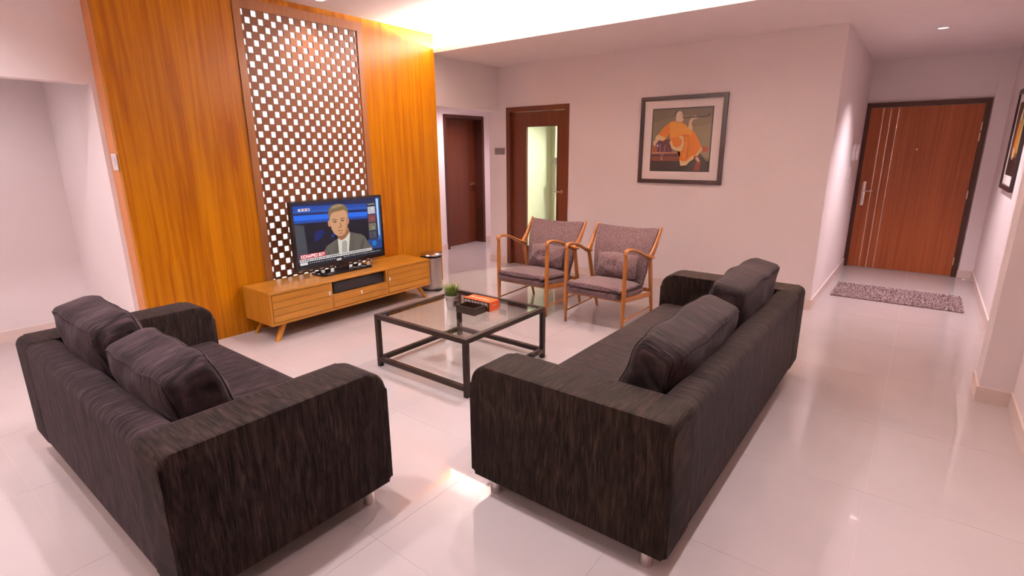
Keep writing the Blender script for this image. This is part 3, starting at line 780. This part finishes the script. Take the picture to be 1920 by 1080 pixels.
S = [((0.003, 0.004, 0.012), rect(0, 0, 1, 1)),
     (navy, [(0, 0.70), (1, 0.62), (1, 1), (0, 1)]),
     (blue, [(0, 0.86), (1, 0.80), (1, 0.90), (0, 0.97)]), (bright, [(0, 0.75), (1, 0.69), (1, 0.76), (0, 0.83)]),
     ((0.01, 0.16, 0.6), [(0, 0.885), (1, 0.825), (1, 0.835), (0, 0.895)]), (blue, [(0, 0.705), (1, 0.65), (1, 0.69), (0, 0.75)]),
     ((0.05, 0.055, 0.07), [(0, 0.0), (0.12, 0.0), (0.10, 0.66), (0, 0.69)]),
     ((0.0, 0.01, 0.12), [(0.2, 0.38), (0.27, 0.42), (0.32, 0.52), (0.3, 0.56), (0.22, 0.55), (0.19, 0.46)]),
     ((0.0, 0.02, 0.2), [(0.40, 0.40), (0.44, 0.46), (0.42, 0.50), (0.38, 0.44)]),
     ((0.01, 0.05, 0.22), [(0.80, 0.10), (1, 0.10), (1, 0.30), (0.82, 0.28)]), ((0.0, 0.16, 0.5), ell(0.90, 0.20, 0.03, 0.05)),
     ((0.02, 0.10, 0.35), [(0.955, 0.25), (1, 0.25), (1, 1), (0.95, 1)]), ((0.45, 0.62, 0.80), [(0.965, 0.35), (0.978, 0.30), (0.985, 0.98), (0.955, 0.98)]),
     # suit
     ((0.115, 0.100, 0.082), [(0.27, 0.06), (0.285, 0.20), (0.325, 0.285), (0.42, 0.355), (0.47, 0.40), (0.60, 0.46), (0.64, 0.44), (0.74, 0.395), (0.785, 0.34), (0.83, 0.20), (0.87, 0.14), (0.88, 0.06)]),
     ((0.075, 0.064, 0.052), [(0.70, 0.06), (0.72, 0.22), (0.775, 0.33), (0.785, 0.34), (0.76, 0.20), (0.755, 0.06)]),
     ((0.085, 0.074, 0.06), [(0.335, 0.06), (0.33, 0.18), (0.322, 0.24), (0.35, 0.16), (0.36, 0.06)]),
     # shirt and tie
     ((0.66, 0.60, 0.50), [(0.455, 0.06), (0.455, 0.36), (0.47, 0.42), (0.60, 0.47), (0.605, 0.40), (0.565, 0.06)]),
     ((0.36, 0.33, 0.29), [(0.485, 0.06), (0.515, 0.27), (0.50, 0.31), (0.535, 0.335), (0.56, 0.305), (0.545, 0.27), (0.55, 0.06)]),
     ((0.10, 0.086, 0.07), [(0.44, 0.36), (0.455, 0.06), (0.40, 0.06), (0.415, 0.25)]), ((0.10, 0.086, 0.07), [(0.605, 0.455), (0.565, 0.06), (0.64, 0.06), (0.65, 0.25), (0.635, 0.44)]),
     # neck, head
     ((0.30, 0.13, 0.06), [(0.455, 0.38), (0.455, 0.50), (0.59, 0.54), (0.60, 0.46), (0.545, 0.37), (0.50, 0.34)]),
     ((0.52, 0.255, 0.125), ell(0.375, 0.645, 0.016, 0.055)), ((0.42, 0.19, 0.09), ell(0.592, 0.655, 0.013, 0.055)),
     ((0.58, 0.30, 0.155), [(0.385, 0.80), (0.382, 0.66), (0.395, 0.55), (0.42, 0.47), (0.455, 0.425), (0.50, 0.415), (0.54, 0.44), (0.572, 0.51), (0.588, 0.60), (0.592, 0.72), (0.585, 0.82), (0.53, 0.88), (0.44, 0.87)]),
     ((0.47, 0.215, 0.10), [(0.54, 0.44), (0.572, 0.51), (0.588, 0.60), (0.592, 0.74), (0.572, 0.70), (0.56, 0.56)]),
     ((0.20, 0.125, 0.055), [(0.378, 0.69), (0.37, 0.80), (0.385, 0.88), (0.42, 0.935), (0.49, 0.955), (0.555, 0.935), (0.595, 0.87), (0.602, 0.78), (0.595, 0.70), (0.585, 0.80), (0.555, 0.845), (0.50, 0.835), (0.44, 0.825), (0.405, 0.80), (0.390, 0.75)]),
     ((0.33, 0.235, 0.12), [(0.40, 0.88), (0.44, 0.93), (0.52, 0.94), (0.56, 0.91), (0.50, 0.90), (0.44, 0.885)]),
     ((0.16, 0.08, 0.04), [(0.405, 0.700), (0.43, 0.712), (0.462, 0.698), (0.462, 0.682), (0.43, 0.697), (0.405, 0.688)]), ((0.16, 0.08, 0.04), [(0.502, 0.700), (0.53, 0.717), (0.557, 0.706), (0.557, 0.694), (0.53, 0.702), (0.502, 0.684)]),
     ((0.13, 0.065, 0.04), ell(0.437, 0.662, 0.021, 0.013)), ((0.13, 0.065, 0.04), ell(0.527, 0.667, 0.021, 0.013)),
     ((0.38, 0.16, 0.075), [(0.475, 0.575), (0.468, 0.555), (0.505, 0.55), (0.515, 0.572), (0.50, 0.66)]), ((0.66, 0.37, 0.21), [(0.478, 0.575), (0.49, 0.572), (0.492, 0.68), (0.482, 0.68)]),
     ((0.30, 0.10, 0.06), [(0.452, 0.505), (0.48, 0.513), (0.53, 0.512), (0.525, 0.500), (0.48, 0.497)]),
     ((0.42, 0.19, 0.09), [(0.45, 0.455), (0.50, 0.445), (0.53, 0.46), (0.50, 0.475)]),
     # side strip of thumbnails
     ((0.02, 0.02, 0.03), rect(0.835, 0.27, 0.945, 0.93))]
rt = random.Random(3)
for k, cc in enumerate(((0.45, 0.47, 0.48), (0.20, 0.05, 0.06), (0.16, 0.15, 0.08), (0.05, 0.06, 0.08))):
    b0 = 0.725-k*0.145
    S.append((cc, rect(0.843, b0, 0.937, b0+0.125)))
    for q in range(7):
        uu, vv = rt.uniform(0.845, 0.915), b0+rt.uniform(0.01, 0.08)
        S.append((tuple(min(1, c*rt.uniform(0.1, 1.9)+rt.uniform(0, .06)) for c in cc), rect(uu, vv, uu+rt.uniform(0.008, 0.02), vv+rt.uniform(0.015, 0.045))))
for q in range(5): S.append(((0.6, 0.6, 0.62), rect(0.85+q*0.018, 0.885, 0.861+q*0.018, 0.90)))
# captions
S += [((0.50, 0.02, 0.03), rect(0.03, 0.132, 0.30, 0.205)), ((0.75, 0.70, 0.68), rect(0.02, 0.085, 0.855, 0.128)), ((0.012, 0.012, 0.02), rect(0.0, 0.0, 1.0, 0.078)),
      ((0.72, 0.68, 0.66), rect(0.02, 0.035, 0.10, 0.075)), ((0.55, 0.50, 0.48), rect(0.42, 0.012, 0.475, 0.05)),
      ((0.62, 0.62, 0.66), rect(0.055, 0.885, 0.175, 0.925)), ((0.03, 0.05, 0.2), rect(0.078, 0.893, 0.092, 0.918)), ((0.5, 0.04, 0.05), rect(0.112, 0.893, 0.13, 0.918)), ((0.03, 0.05, 0.2), rect(0.148, 0.893, 0.165, 0.918))]
uu = 0.03
while uu < 0.84:
    wv = rt.uniform(0.006, 0.02); S.append(((0.05, 0.05, 0.07), rect(uu, 0.097, uu+wv, 0.117))); uu += wv+rt.uniform(0.004, 0.008)
uu = 0.12
while uu < 0.97:
    wv = rt.uniform(0.005, 0.016)
    if not 0.40 < uu < 0.48: S.append(((0.42, 0.42, 0.44), rect(uu, 0.048, uu+wv, 0.064)))
    uu += wv+rt.uniform(0.006, 0.014)
screen = art('screen', S, scr, M_screen, tv, gap=0.00003)
text('caption', 'KIDNAPPED BOY', 0.045, (XT-0.0002, ya_+0.036*(yb2-ya_), za_+0.143*(zb_-za_)), (0, 1, 0), (0, 0, 1), emit('caption_white', (0.95, 0.85, 0.85), 1.0), tv, width=0.245)

# ------------------------------------------------------------------ pedal bin
bn = thing('pedal_bin', 'slim brushed steel pedal bin beside the oak cabinet', 'bin', (-4.44, 4.20, 0))
bc = (-4.44, 4.20, 0)
bm = bmesh.new(); lathe(bm, [(0.118, 0.018), (0.118, 0.385)], bc, 36); obj('body', bm, M_steel, bn, auto=40)
bm = bmesh.new(); lathe(bm, [(0.122, 0.0), (0.124, 0.004), (0.124, 0.018), (0.12, 0.020)], bc, 36); obj('base_ring', bm, M_black, bn, auto=40)
bm = bmesh.new(); lathe(bm, [(0.121, 0.386), (0.126, 0.388), (0.126, 0.410), (0.122, 0.412)], bc, 36); obj('rim', bm, M_black, bn, auto=40)
bm = bmesh.new(); lathe(bm, [(0.128, 0.412), (0.130, 0.416), (0.126, 0.430), (0.10, 0.440), (0.05, 0.445), (0.01, 0.446)], bc, 36); obj('lid', bm, M_chrome, bn, auto=40)
bm = bmesh.new()
dv = Vector((0.72, -0.15, 0)).normalized(); p0 = Vector((bc[0], bc[1], 0.012))
sweep(bm, [p0+dv*0.118, p0+dv*0.165+Vector((0, 0, 0.008))], [0.045, 0.035], 0.007, side=(-dv.y, dv.x, 0), n=12, k=1, expo=4)
obj('pedal', bm, M_black, bn, auto=40)

# ------------------------------------------------------------------ armchairs
def armchair():
    t = thing('armchair', 'x', 'armchair', (0, 0, 0), 'wooden armchairs')
    for s in (-1, 1):
        bm = bmesh.new()
        sweep(bm, [(s*0.292, -0.318, 0.0), (s*0.295, -0.314, 0.30), (s*0.296, -0.312, 0.55), (s*0.297, -0.308, 0.712)], [0.013, 0.020, 0.019, 0.015], [0.013, 0.021, 0.020, 0.016], side=(1, 0, 0), n=12, k=5)
        obj('front_leg', bm, M_teak, t, smooth=True)
        bm = bmesh.new()
        sweep(bm, [(s*0.297, -0.322, 0.700), (s*0.298, -0.300, 0.735), (s*0.300, -0.225, 0.738), (s*0.305, -0.10, 0.708), (s*0.314, 0.03, 0.655), (s*0.323, 0.125, 0.620), (s*0.327, 0.185, 0.612)],
              [0.016, 0.021, 0.026, 0.022, 0.022, 0.036, 0.030], [0.013, 0.014, 0.013, 0.013, 0.015, 0.020, 0.016], side=(1, 0, 0), n=12, k=5)
        obj('armrest', bm, M_teak, t, smooth=True)
        bm = bmesh.new()
        sweep(bm, [(s*0.322, 0.120, 0.612), (s*0.327, 0.175, 0.640), (s*0.331, 0.235, 0.705), (s*0.334, 0.290, 0.785), (s*0.336, 0.345, 0.868)],
              [0.018, 0.020, 0.016, 0.014, 0.011], [0.020, 0.034, 0.030, 0.024, 0.016], side=(1, 0, 0), n=12, k=5)
        obj('back_upright', bm, M_teak, t, smooth=True)
        bm = bmesh.new()
        sweep(bm, [(s*0.323, 0.150, 0.615), (s*0.316, 0.200, 0.42), (s*0.308, 0.255, 0.22), (s*0.300, 0.318, 0.0)], [0.017, 0.019, 0.018, 0.012], [0.020, 0.023, 0.021, 0.013], side=(1, 0, 0), n=12, k=5)
        obj('rear_leg', bm, M_teak, t, smooth=True)
        bm = bmesh.new()
        sweep(bm, [(s*0.288, -0.305, 0.292), (s*0.304, 0.232, 0.245)], 0.010, [0.022, 0.026], side=(1, 0, 0), n=12, k=1, expo=4)
        obj('side_rail', bm, M_teak, t, auto=40)
        bm = bmesh.new()
        sweep(bm, [(s*0.293, -0.316, 0.105), (s*0.304, 0.285, 0.115)], 0.008, 0.008, n=8, k=1)
        obj('stretcher', bm, M_teak, t, smooth=True)
    bm = bmesh.new(); sweep(bm, [(-0.295, 0.225, 0.285), (0.295, 0.225, 0.285)], 0.014, 0.018, side=(0, 1, 0), n=10, k=1, expo=4); obj('rear_rail', bm, M_teak, t, auto=40)
    bm = bmesh.new(); sweep(bm, [(-0.27, -0.295, 0.292), (0.27, -0.295, 0.292)], 0.010, 0.018, side=(0, 1, 0), n=10, k=1, expo=4); obj('front_rail', bm, M_teak, t, auto=40)
    # upholstered seat shell, swept front to back; the front edge bows down at the middle
    bm = bmesh.new()
    sweep(bm, [(0, -0.345, 0.340), (0, -0.32, 0.335), (0, -0.10, 0.318), (0, 0.10, 0.300), (0, 0.215, 0.300)], [0.262, 0.268, 0.268, 0.262, 0.25], [0.028, 0.038, 0.040, 0.038, 0.03], side=(1, 0, 0), n=36, k=5, expo=4.5, bow=0.014)
    obj('seat_shell', bm, M_tweed, t, auto=60)
    bm = bmesh.new()
    sweep(bm, [(0, -0.362, 0.386), (0, -0.34, 0.388), (0, -0.12, 0.380), (0, 0.06, 0.362), (0, 0.135, 0.352)], [0.255, 0.270, 0.272, 0.262, 0.245], [0.014, 0.026, 0.034, 0.032, 0.018], side=(1, 0, 0), n=36, k=5, expo=3.6, bow=0.012)
    obj('seat_cushion', bm, M_tweed, t, auto=60)
    bm = bmesh.new()
    sweep(bm, [(0, 0.165, 0.265), (0, 0.185, 0.36), (0, 0.215, 0.50), (0, 0.265, 0.68), (0, 0.345, 0.845), (0, 0.352, 0.858)], [0.245, 0.262, 0.282, 0.302, 0.322, 0.318], [0.022, 0.030, 0.034, 0.030, 0.020, 0.012], side=(1, 0, 0), n=36, k=6, expo=4.2, bow=0.0)
    for v in bm.verts:      # concave towards the sitter, top edge dips in the middle
        q = (v.co.x/0.32)**2
        v.co.y += 0.045*(1-q)-0.028
        if v.co.z > 0.6: v.co.z -= 0.022*(1-q)*(v.co.z-0.6)/0.26
    obj('backrest', bm, M_tweed, t, auto=60)
    return t
AC1 = armchair()
AC1.location = (-3.045, 4.415, 0); AC1.rotation_euler = (0, 0, 0.0)
AC1['label'] = 'wooden armchair with mauve tweed upholstery, in front of the glass-paned door'
AC2 = copy_tree(AC1); AC2.location = (-2.235, 4.415, 0)
AC2['label'] = 'wooden armchair with mauve tweed upholstery, nearer the framed picture and long sofa'
def lumbar(x, y, label):
    t = thing('lumbar_pillow', label, 'pillow', (x, y, 0.47), 'buttoned lumbar pillows')
    bm = cushion_bm(0.43, 0.150, 0.245, n=16, sq=14.0, seed=9, pinch=0.16, edge=0.10)
    R_ = Matrix.Rotation(-0.28, 4, 'X')
    for v in bm.verts:
        d2 = v.co.x**2+v.co.z**2
        if v.co.y < 0: v.co.y += 0.03*math.exp(-d2/0.0016)
    bmesh.ops.transform(bm, matrix=Matrix.Translation((x, y, 0.51)) @ R_, verts=bm.verts)
    obj('pillow_cover', bm, M_tweed, t, smooth=True)
    bm = bmesh.new(); lathe(bm, [(0.0015, 0.006), (0.010, 0.004), (0.012, 0.0), (0.008, -0.004)][::-1], (0, 0, 0), 12)
    bmesh.ops.transform(bm, matrix=Matrix.Translation((x, y, 0.51)) @ R_ @ Matrix.Translation((0, -0.049, 0)) @ Matrix.Rotation(PI/2, 4, 'X'), verts=bm.verts)
    obj('button', bm, M_button, t, smooth=True)
lumbar(-3.035, 4.415+0.105, 'mauve tweed lumbar pillow on the armchair before the glass-paned door')
lumbar(-2.225, 4.415+0.105, 'mauve tweed lumbar pillow on the armchair nearest the long sofa')

# ------------------------------------------------------------------ framed pictures
def picture(name_label, o, right, up, out, W, Hh, fwid, mw, shapes, inner):
    """o lower-left corner on the wall"""
    o, right, up, out = Vector(o), Vector(right), Vector(up), Vector(out)
    t = thing('framed_picture', name_label, 'picture', o+right*W/2)
    def P(u, v, d): return o+right*u+up*v+out*d
    def pbox(u0, v0, u1, v1, d0, d1):
        a, b = P(u0, v0, d0), P(u1, v1, d1)
        return (tuple(min(a[i], b[i]) for i in range(3)), tuple(max(a[i], b[i]) for i in range(3)))
    obj('frame', boxes(pbox(0, 0, fwid, Hh, 0, 0.028), pbox(W-fwid, 0, W, Hh, 0, 0.028), pbox(fwid, 0, W-fwid, fwid, 0, 0.028), pbox(fwid, Hh-fwid, W-fwid, Hh, 0, 0.028)), M_frame, t)
    obj('mount', boxes(pbox(fwid, fwid, W-fwid, Hh-fwid, 0.001, 0.012)), M_mat, t)
    u0, v0, u1, v1 = inner
    art('print', [((0.012, 0.008, 0.006), rect(-0.02, -0.02, 1.02, 1.02))]+shapes, lambda u, v, d: P(u0+u*(u1-u0), v0+v*(v1-v0), 0.0122+d), M_print, t, gap=0.00012)
    return t
ol, og_, oo, cr = (0.20, 0.155, 0.085), (0.62, 0.19, 0.02), (0.70, 0.30, 0.04), (0.66, 0.47, 0.24)
A1 = [(ol, rect(0, 0, 1, 1)), ((0.26, 0.21, 0.12), [(0.55, 0.3), (1, 0.2), (1, 0.75), (0.7, 0.7)]), ((0.15, 0.11, 0.07), [(0, 0.8), (0.5, 0.9), (1, 0.86), (1, 1), (0, 1)]),
      ((0.03, 0.014, 0.010), rect(0, 0, 1, 0.155)), ((0.17, 0.045, 0.022), rect(0, 0.155, 0.55, 0.30)), ((0.045, 0.016, 0.012), rect(0, 0.235, 0.55, 0.262)),
      ((0.42, 0.20, 0.10), [(0, 0.275), (0.5, 0.285), (0.5, 0.30), (0, 0.31)]), ((0.28, 0.09, 0.03), [(0, 0.30), (0.2, 0.31), (0.08, 0.45), (0, 0.42)]),
      ((0.085, 0.018, 0.024), [(0.10, 0.305), (0.36, 0.30), (0.40, 0.52), (0.10, 0.50)]),
      # dark drape and shoe at right
      ((0.035, 0.026, 0.016), [(0.62, 0.08), (0.95, 0.05), (0.98, 0.12), (0.86, 0.28), (0.75, 0.26)]), ((0.40, 0.07, 0.03), [(0.84, 0.33), (0.90, 0.385), (0.97, 0.375), (0.985, 0.34), (0.95, 0.31), (0.86, 0.31)]),
      ((0.23, 0.05, 0.035), [(0.77, 0.0), (0.79, 0.14), (0.87, 0.14), (0.86, 0.0)]), ((0.62, 0.33, 0.24), [(0.77, 0.20), (0.81, 0.235), (0.86, 0.16), (0.83, 0.13)]),
      # far arm sleeve and hand
      (og_, [(0.30, 0.79), (0.20, 0.72), (0.10, 0.60), (0.055, 0.535), (0.22, 0.49), (0.33, 0.64)]), (cr, [(0.055, 0.555), (0.10, 0.595), (0.24, 0.54), (0.20, 0.485), (0.06, 0.515)]),
      ((0.64, 0.42, 0.28), [(0.065, 0.53), (0.02, 0.47), (0.025, 0.42), (0.06, 0.40), (0.08, 0.45), (0.12, 0.50)]),
      # robe
      (og_, [(0.52, 0.28), (0.46, 0.33), (0.60, 0.62), (0.74, 0.62), (0.82, 0.47), (0.88, 0.36), (0.78, 0.235), (0.70, 0.16), (0.55, 0.08), (0.50, 0.20)]),
      (oo, [(0.30, 0.79), (0.37, 0.81), (0.50, 0.80), (0.58, 0.74), (0.62, 0.66), (0.58, 0.52), (0.42, 0.40), (0.33, 0.44), (0.31, 0.58)]),
      (og_, [(0.33, 0.55), (0.40, 0.54), (0.55, 0.60), (0.68, 0.57), (0.62, 0.44), (0.52, 0.34), (0.40, 0.36), (0.34, 0.44)]),
      ((0.45, 0.12, 0.012), [(0.38, 0.53), (0.48, 0.56), (0.60, 0.58), (0.68, 0.545), (0.60, 0.555), (0.47, 0.535)]),
      (cr, [(0.31, 0.47), (0.36, 0.36), (0.46, 0.315), (0.54, 0.32), (0.57, 0.44), (0.54, 0.565), (0.49, 0.565), (0.40, 0.50)]), (og_, ell(0.445, 0.465, 0.085, 0.085)),
      (cr, [(0.51, 0.17), (0.53, 0.075), (0.63, 0.085), (0.69, 0.15), (0.69, 0.22), (0.63, 0.15), (0.57, 0.15)]), (cr, [(0.77, 0.235), (0.81, 0.24), (0.89, 0.34), (0.86, 0.385)]), (cr, [(0.69, 0.15), (0.75, 0.19), (0.74, 0.25), (0.69, 0.22)]),
      ((0.50, 0.13, 0.014), [(0.62, 0.20), (0.645, 0.20), (0.66, 0.50), (0.65, 0.52)]), ((0.74, 0.27, 0.04), [(0.56, 0.20), (0.59, 0.20), (0.62, 0.45), (0.60, 0.48)]),
      # raised arm, pipe, head
      (oo, [(0.56, 0.76), (0.60, 0.60), (0.68, 0.57), (0.705, 0.62), (0.68, 0.73), (0.66, 0.76), (0.61, 0.70)]), (cr, [(0.60, 0.69), (0.66, 0.76), (0.69, 0.72), (0.69, 0.64)]),
      ((0.66, 0.45, 0.31), [(0.62, 0.72), (0.67, 0.76), (0.69, 0.82), (0.76, 0.835), (0.78, 0.86), (0.72, 0.885), (0.66, 0.85), (0.63, 0.79)]),
      ((0.04, 0.022, 0.012), [(0.51, 0.866), (0.92, 0.876), (0.935, 0.91), (0.97, 0.91), (0.962, 0.872), (0.92, 0.853), (0.51, 0.846)]),
      ((0.05, 0.03, 0.02), ell(0.425, 0.915, 0.055, 0.06)), ((0.72, 0.55, 0.43), ell(0.455, 0.885, 0.058, 0.080)), ((0.72, 0.55, 0.43), ell(0.465, 0.835, 0.065, 0.050)), ((0.45, 0.16, 0.11), ell(0.505, 0.852, 0.012, 0.010, 8)),
      ((0.08, 0.05, 0.04), rect(0.470, 0.905, 0.492, 0.911)), ((0.08, 0.05, 0.04), rect(0.502, 0.905, 0.513, 0.911)), ((0.55, 0.17, 0.03), [(0.37, 0.80), (0.52, 0.79), (0.58, 0.73), (0.50, 0.775), (0.40, 0.785)]),
      # beads
      ((0.11, 0.05, 0.08), ell(0.105, 0.42, 0.035, 0.045)), ((0.62, 0.52, 0.52), ell(0.105, 0.41, 0.016, 0.018, 10)),
      ((0.30, 0.16, 0.20), [(0.145, 0.44), (0.15, 0.30), (0.19, 0.20), (0.235, 0.30), (0.25, 0.43), (0.238, 0.43), (0.222, 0.31), (0.19, 0.225), (0.163, 0.31), (0.158, 0.44)]), ((0.5, 0.4, 0.4), rect(0.183, 0.165, 0.197, 0.205))]
picture('square framed painting of a robed figure with a long pipe above the armchairs', (-2.672, YB, 1.209), (1, 0, 0), (0, 0, 1), (0, -1, 0), 0.948, 0.935, 0.044, 0.1, A1, (0.150, 0.145, 0.798, 0.795))
A2 = [((0.11, 0.085, 0.045), rect(0, 0, 1, 1)), ((0.02, 0.012, 0.010), rect(0, 0, 1, 0.24)), ((0.62, 0.20, 0.03), [(0.25, 0.30), (0.35, 0.72), (0.6, 0.78), (0.72, 0.5), (0.66, 0.26), (0.4, 0.2)]),
      ((0.68, 0.5, 0.3), [(0.30, 0.24), (0.5, 0.2), (0.52, 0.36), (0.34, 0.38)]), ((0.70, 0.52, 0.34), [(0.40, 0.75), (0.5, 0.93), (0.62, 0.9), (0.6, 0.74)]), ((0.35, 0.30, 0.10), [(0.7, 0.3), (0.95, 0.3), (0.95, 0.95), (0.75, 0.9)])]
# on the right-hand wall, seen edge-on: right of the viewer facing the wall is -y
picture('framed painting seen edge-on on the right wall near the entry door', (XR, 7.42, 1.185), (0, -1, 0), (0, 0, 1), (-1, 0, 0), 0.92, 0.935, 0.044, 0.1, A2, (0.150, 0.145, 0.770, 0.795))

# ------------------------------------------------------------------ door mat
rg = thing('doormat', 'shaggy mauve grey doormat before the entry door', 'mat', (-0.085, 6.975, 0))
rx0, rx1, ry0, ry1 = -0.655, 0.488, 6.625, 7.335
obj('mat_base', prism(rrect(rx0, ry0, rx1, ry1, (0.015,)*4, 3), 'z', 0.0, 0.010), M_rug, rg)
bm = bmesh.new()
for i in range(15000):
    x, y = random.uniform(rx0, rx1), random.uniform(ry0, ry1)
    a = random.uniform(0, 2*PI); l = random.uniform(0.006, 0.02); hh = random.uniform(0.006, 0.020)
    s = Vector((-math.sin(a), math.cos(a), 0))*random.uniform(0.003, 0.006)
    b0 = Vector((x, y, 0.008)); tp = b0+Vector((math.cos(a)*l, math.sin(a)*l, hh))
    bm.faces.new([bm.verts.new(q) for q in (b0-s, b0+s, tp)])
pl = obj('pile', bm, M_pile, rg); pl['kind'] = 'stuff'

# ------------------------------------------------------------------ wall fittings
sw = thing('light_switch', 'grey double switch plate beside the glass-paned door', 'switch', (-4.75, YB, 1.524))
obj('plate', box((-4.838, YB-0.010, 1.526), (-4.664, YB, 1.612), 0.003), M_greyplastic, sw)
obj('plate_top', box((-4.838, YB-0.012, 1.613), (-4.664, YB, 1.630), 0.002), M_whiteplastic, sw)
for x in (-4.81, -4.742): obj('rocker', box((x, YB-0.0125, 1.54), (x+0.05, YB-0.010, 1.60), 0.001, 1), M_greyplastic, sw)
s2 = thing('light_switch', 'small lilac switch plate on the end of the timber wall', 'switch', (-4.74, 1.376, 1.45))
obj('plate', box((-4.79, 1.366, 1.455), (-4.69, 1.3755, 1.575), 0.003), M_whiteplastic, s2)
obj('rocker', box((-4.765, 1.363, 1.485), (-4.715, 1.3655, 1.545), 0.001, 1), M_whiteplastic, s2)
ic = thing('intercom', 'oval white intercom handset on the wall before the entry door', 'intercom', (XC, 7.6, 1.43))
def yz_prism(cx, cz, ry, rz, xa, xb, bev): return prism([(cx+ry*math.cos(2*PI*i/24), cz+rz*math.sin(2*PI*i/24)) for i in range(24)], 'x', xa, xb, bev, 3)
obj('body', yz_prism(7.61, 1.535, 0.075, 0.105, XC, XC+0.035, 0.008), M_whiteplastic, ic, auto=40)
obj('handset', yz_prism(7.66, 1.535, 0.028, 0.098, XC+0.0355, XC+0.060, 0.008), M_whiteplastic, ic, auto=40)
obj('speaker_grille', yz_prism(7.585, 1.56, 0.016, 0.016, XC+0.0352, XC+0.037, 0.0), M_greyplastic, ic)
s3 = thing('light_switch', 'white switch plate under the intercom', 'switch', (XC, 7.62, 1.2))
obj('plate', box((XC, 7.56, 1.215), (XC+0.010, 7.69, 1.36), 0.003), M_whiteplastic, s3)
obj('rocker', box((XC+0.0102, 7.60, 1.25), (XC+0.013, 7.65, 1.325), 0.001, 1), M_whiteplastic, s3)
ds = thing('door_stop', 'small chrome door stop on the skirting near the entry door', 'door stop', (XR, 8.02, 0.075))
bm = bmesh.new(); sweep(bm, [(XR-SD-0.001, 8.02, 0.07), (XR-SD-0.010, 8.02, 0.07)], 0.022, 0.022, n=14, k=1); sweep(bm, [(XR-SD-0.009, 8.02, 0.07), (XR-SD-0.085, 8.02, 0.07)], 0.006, 0.006, n=10, k=1)
obj('rod', bm, M_chrome, ds, auto=40)
bm = bmesh.new(); sweep(bm, [(XR-SD-0.084, 8.02, 0.07), (XR-SD-0.105, 8.02, 0.07)], 0.011, 0.010, n=12, k=1); obj('rubber_tip', bm, M_whiteplastic, ds, auto=40)
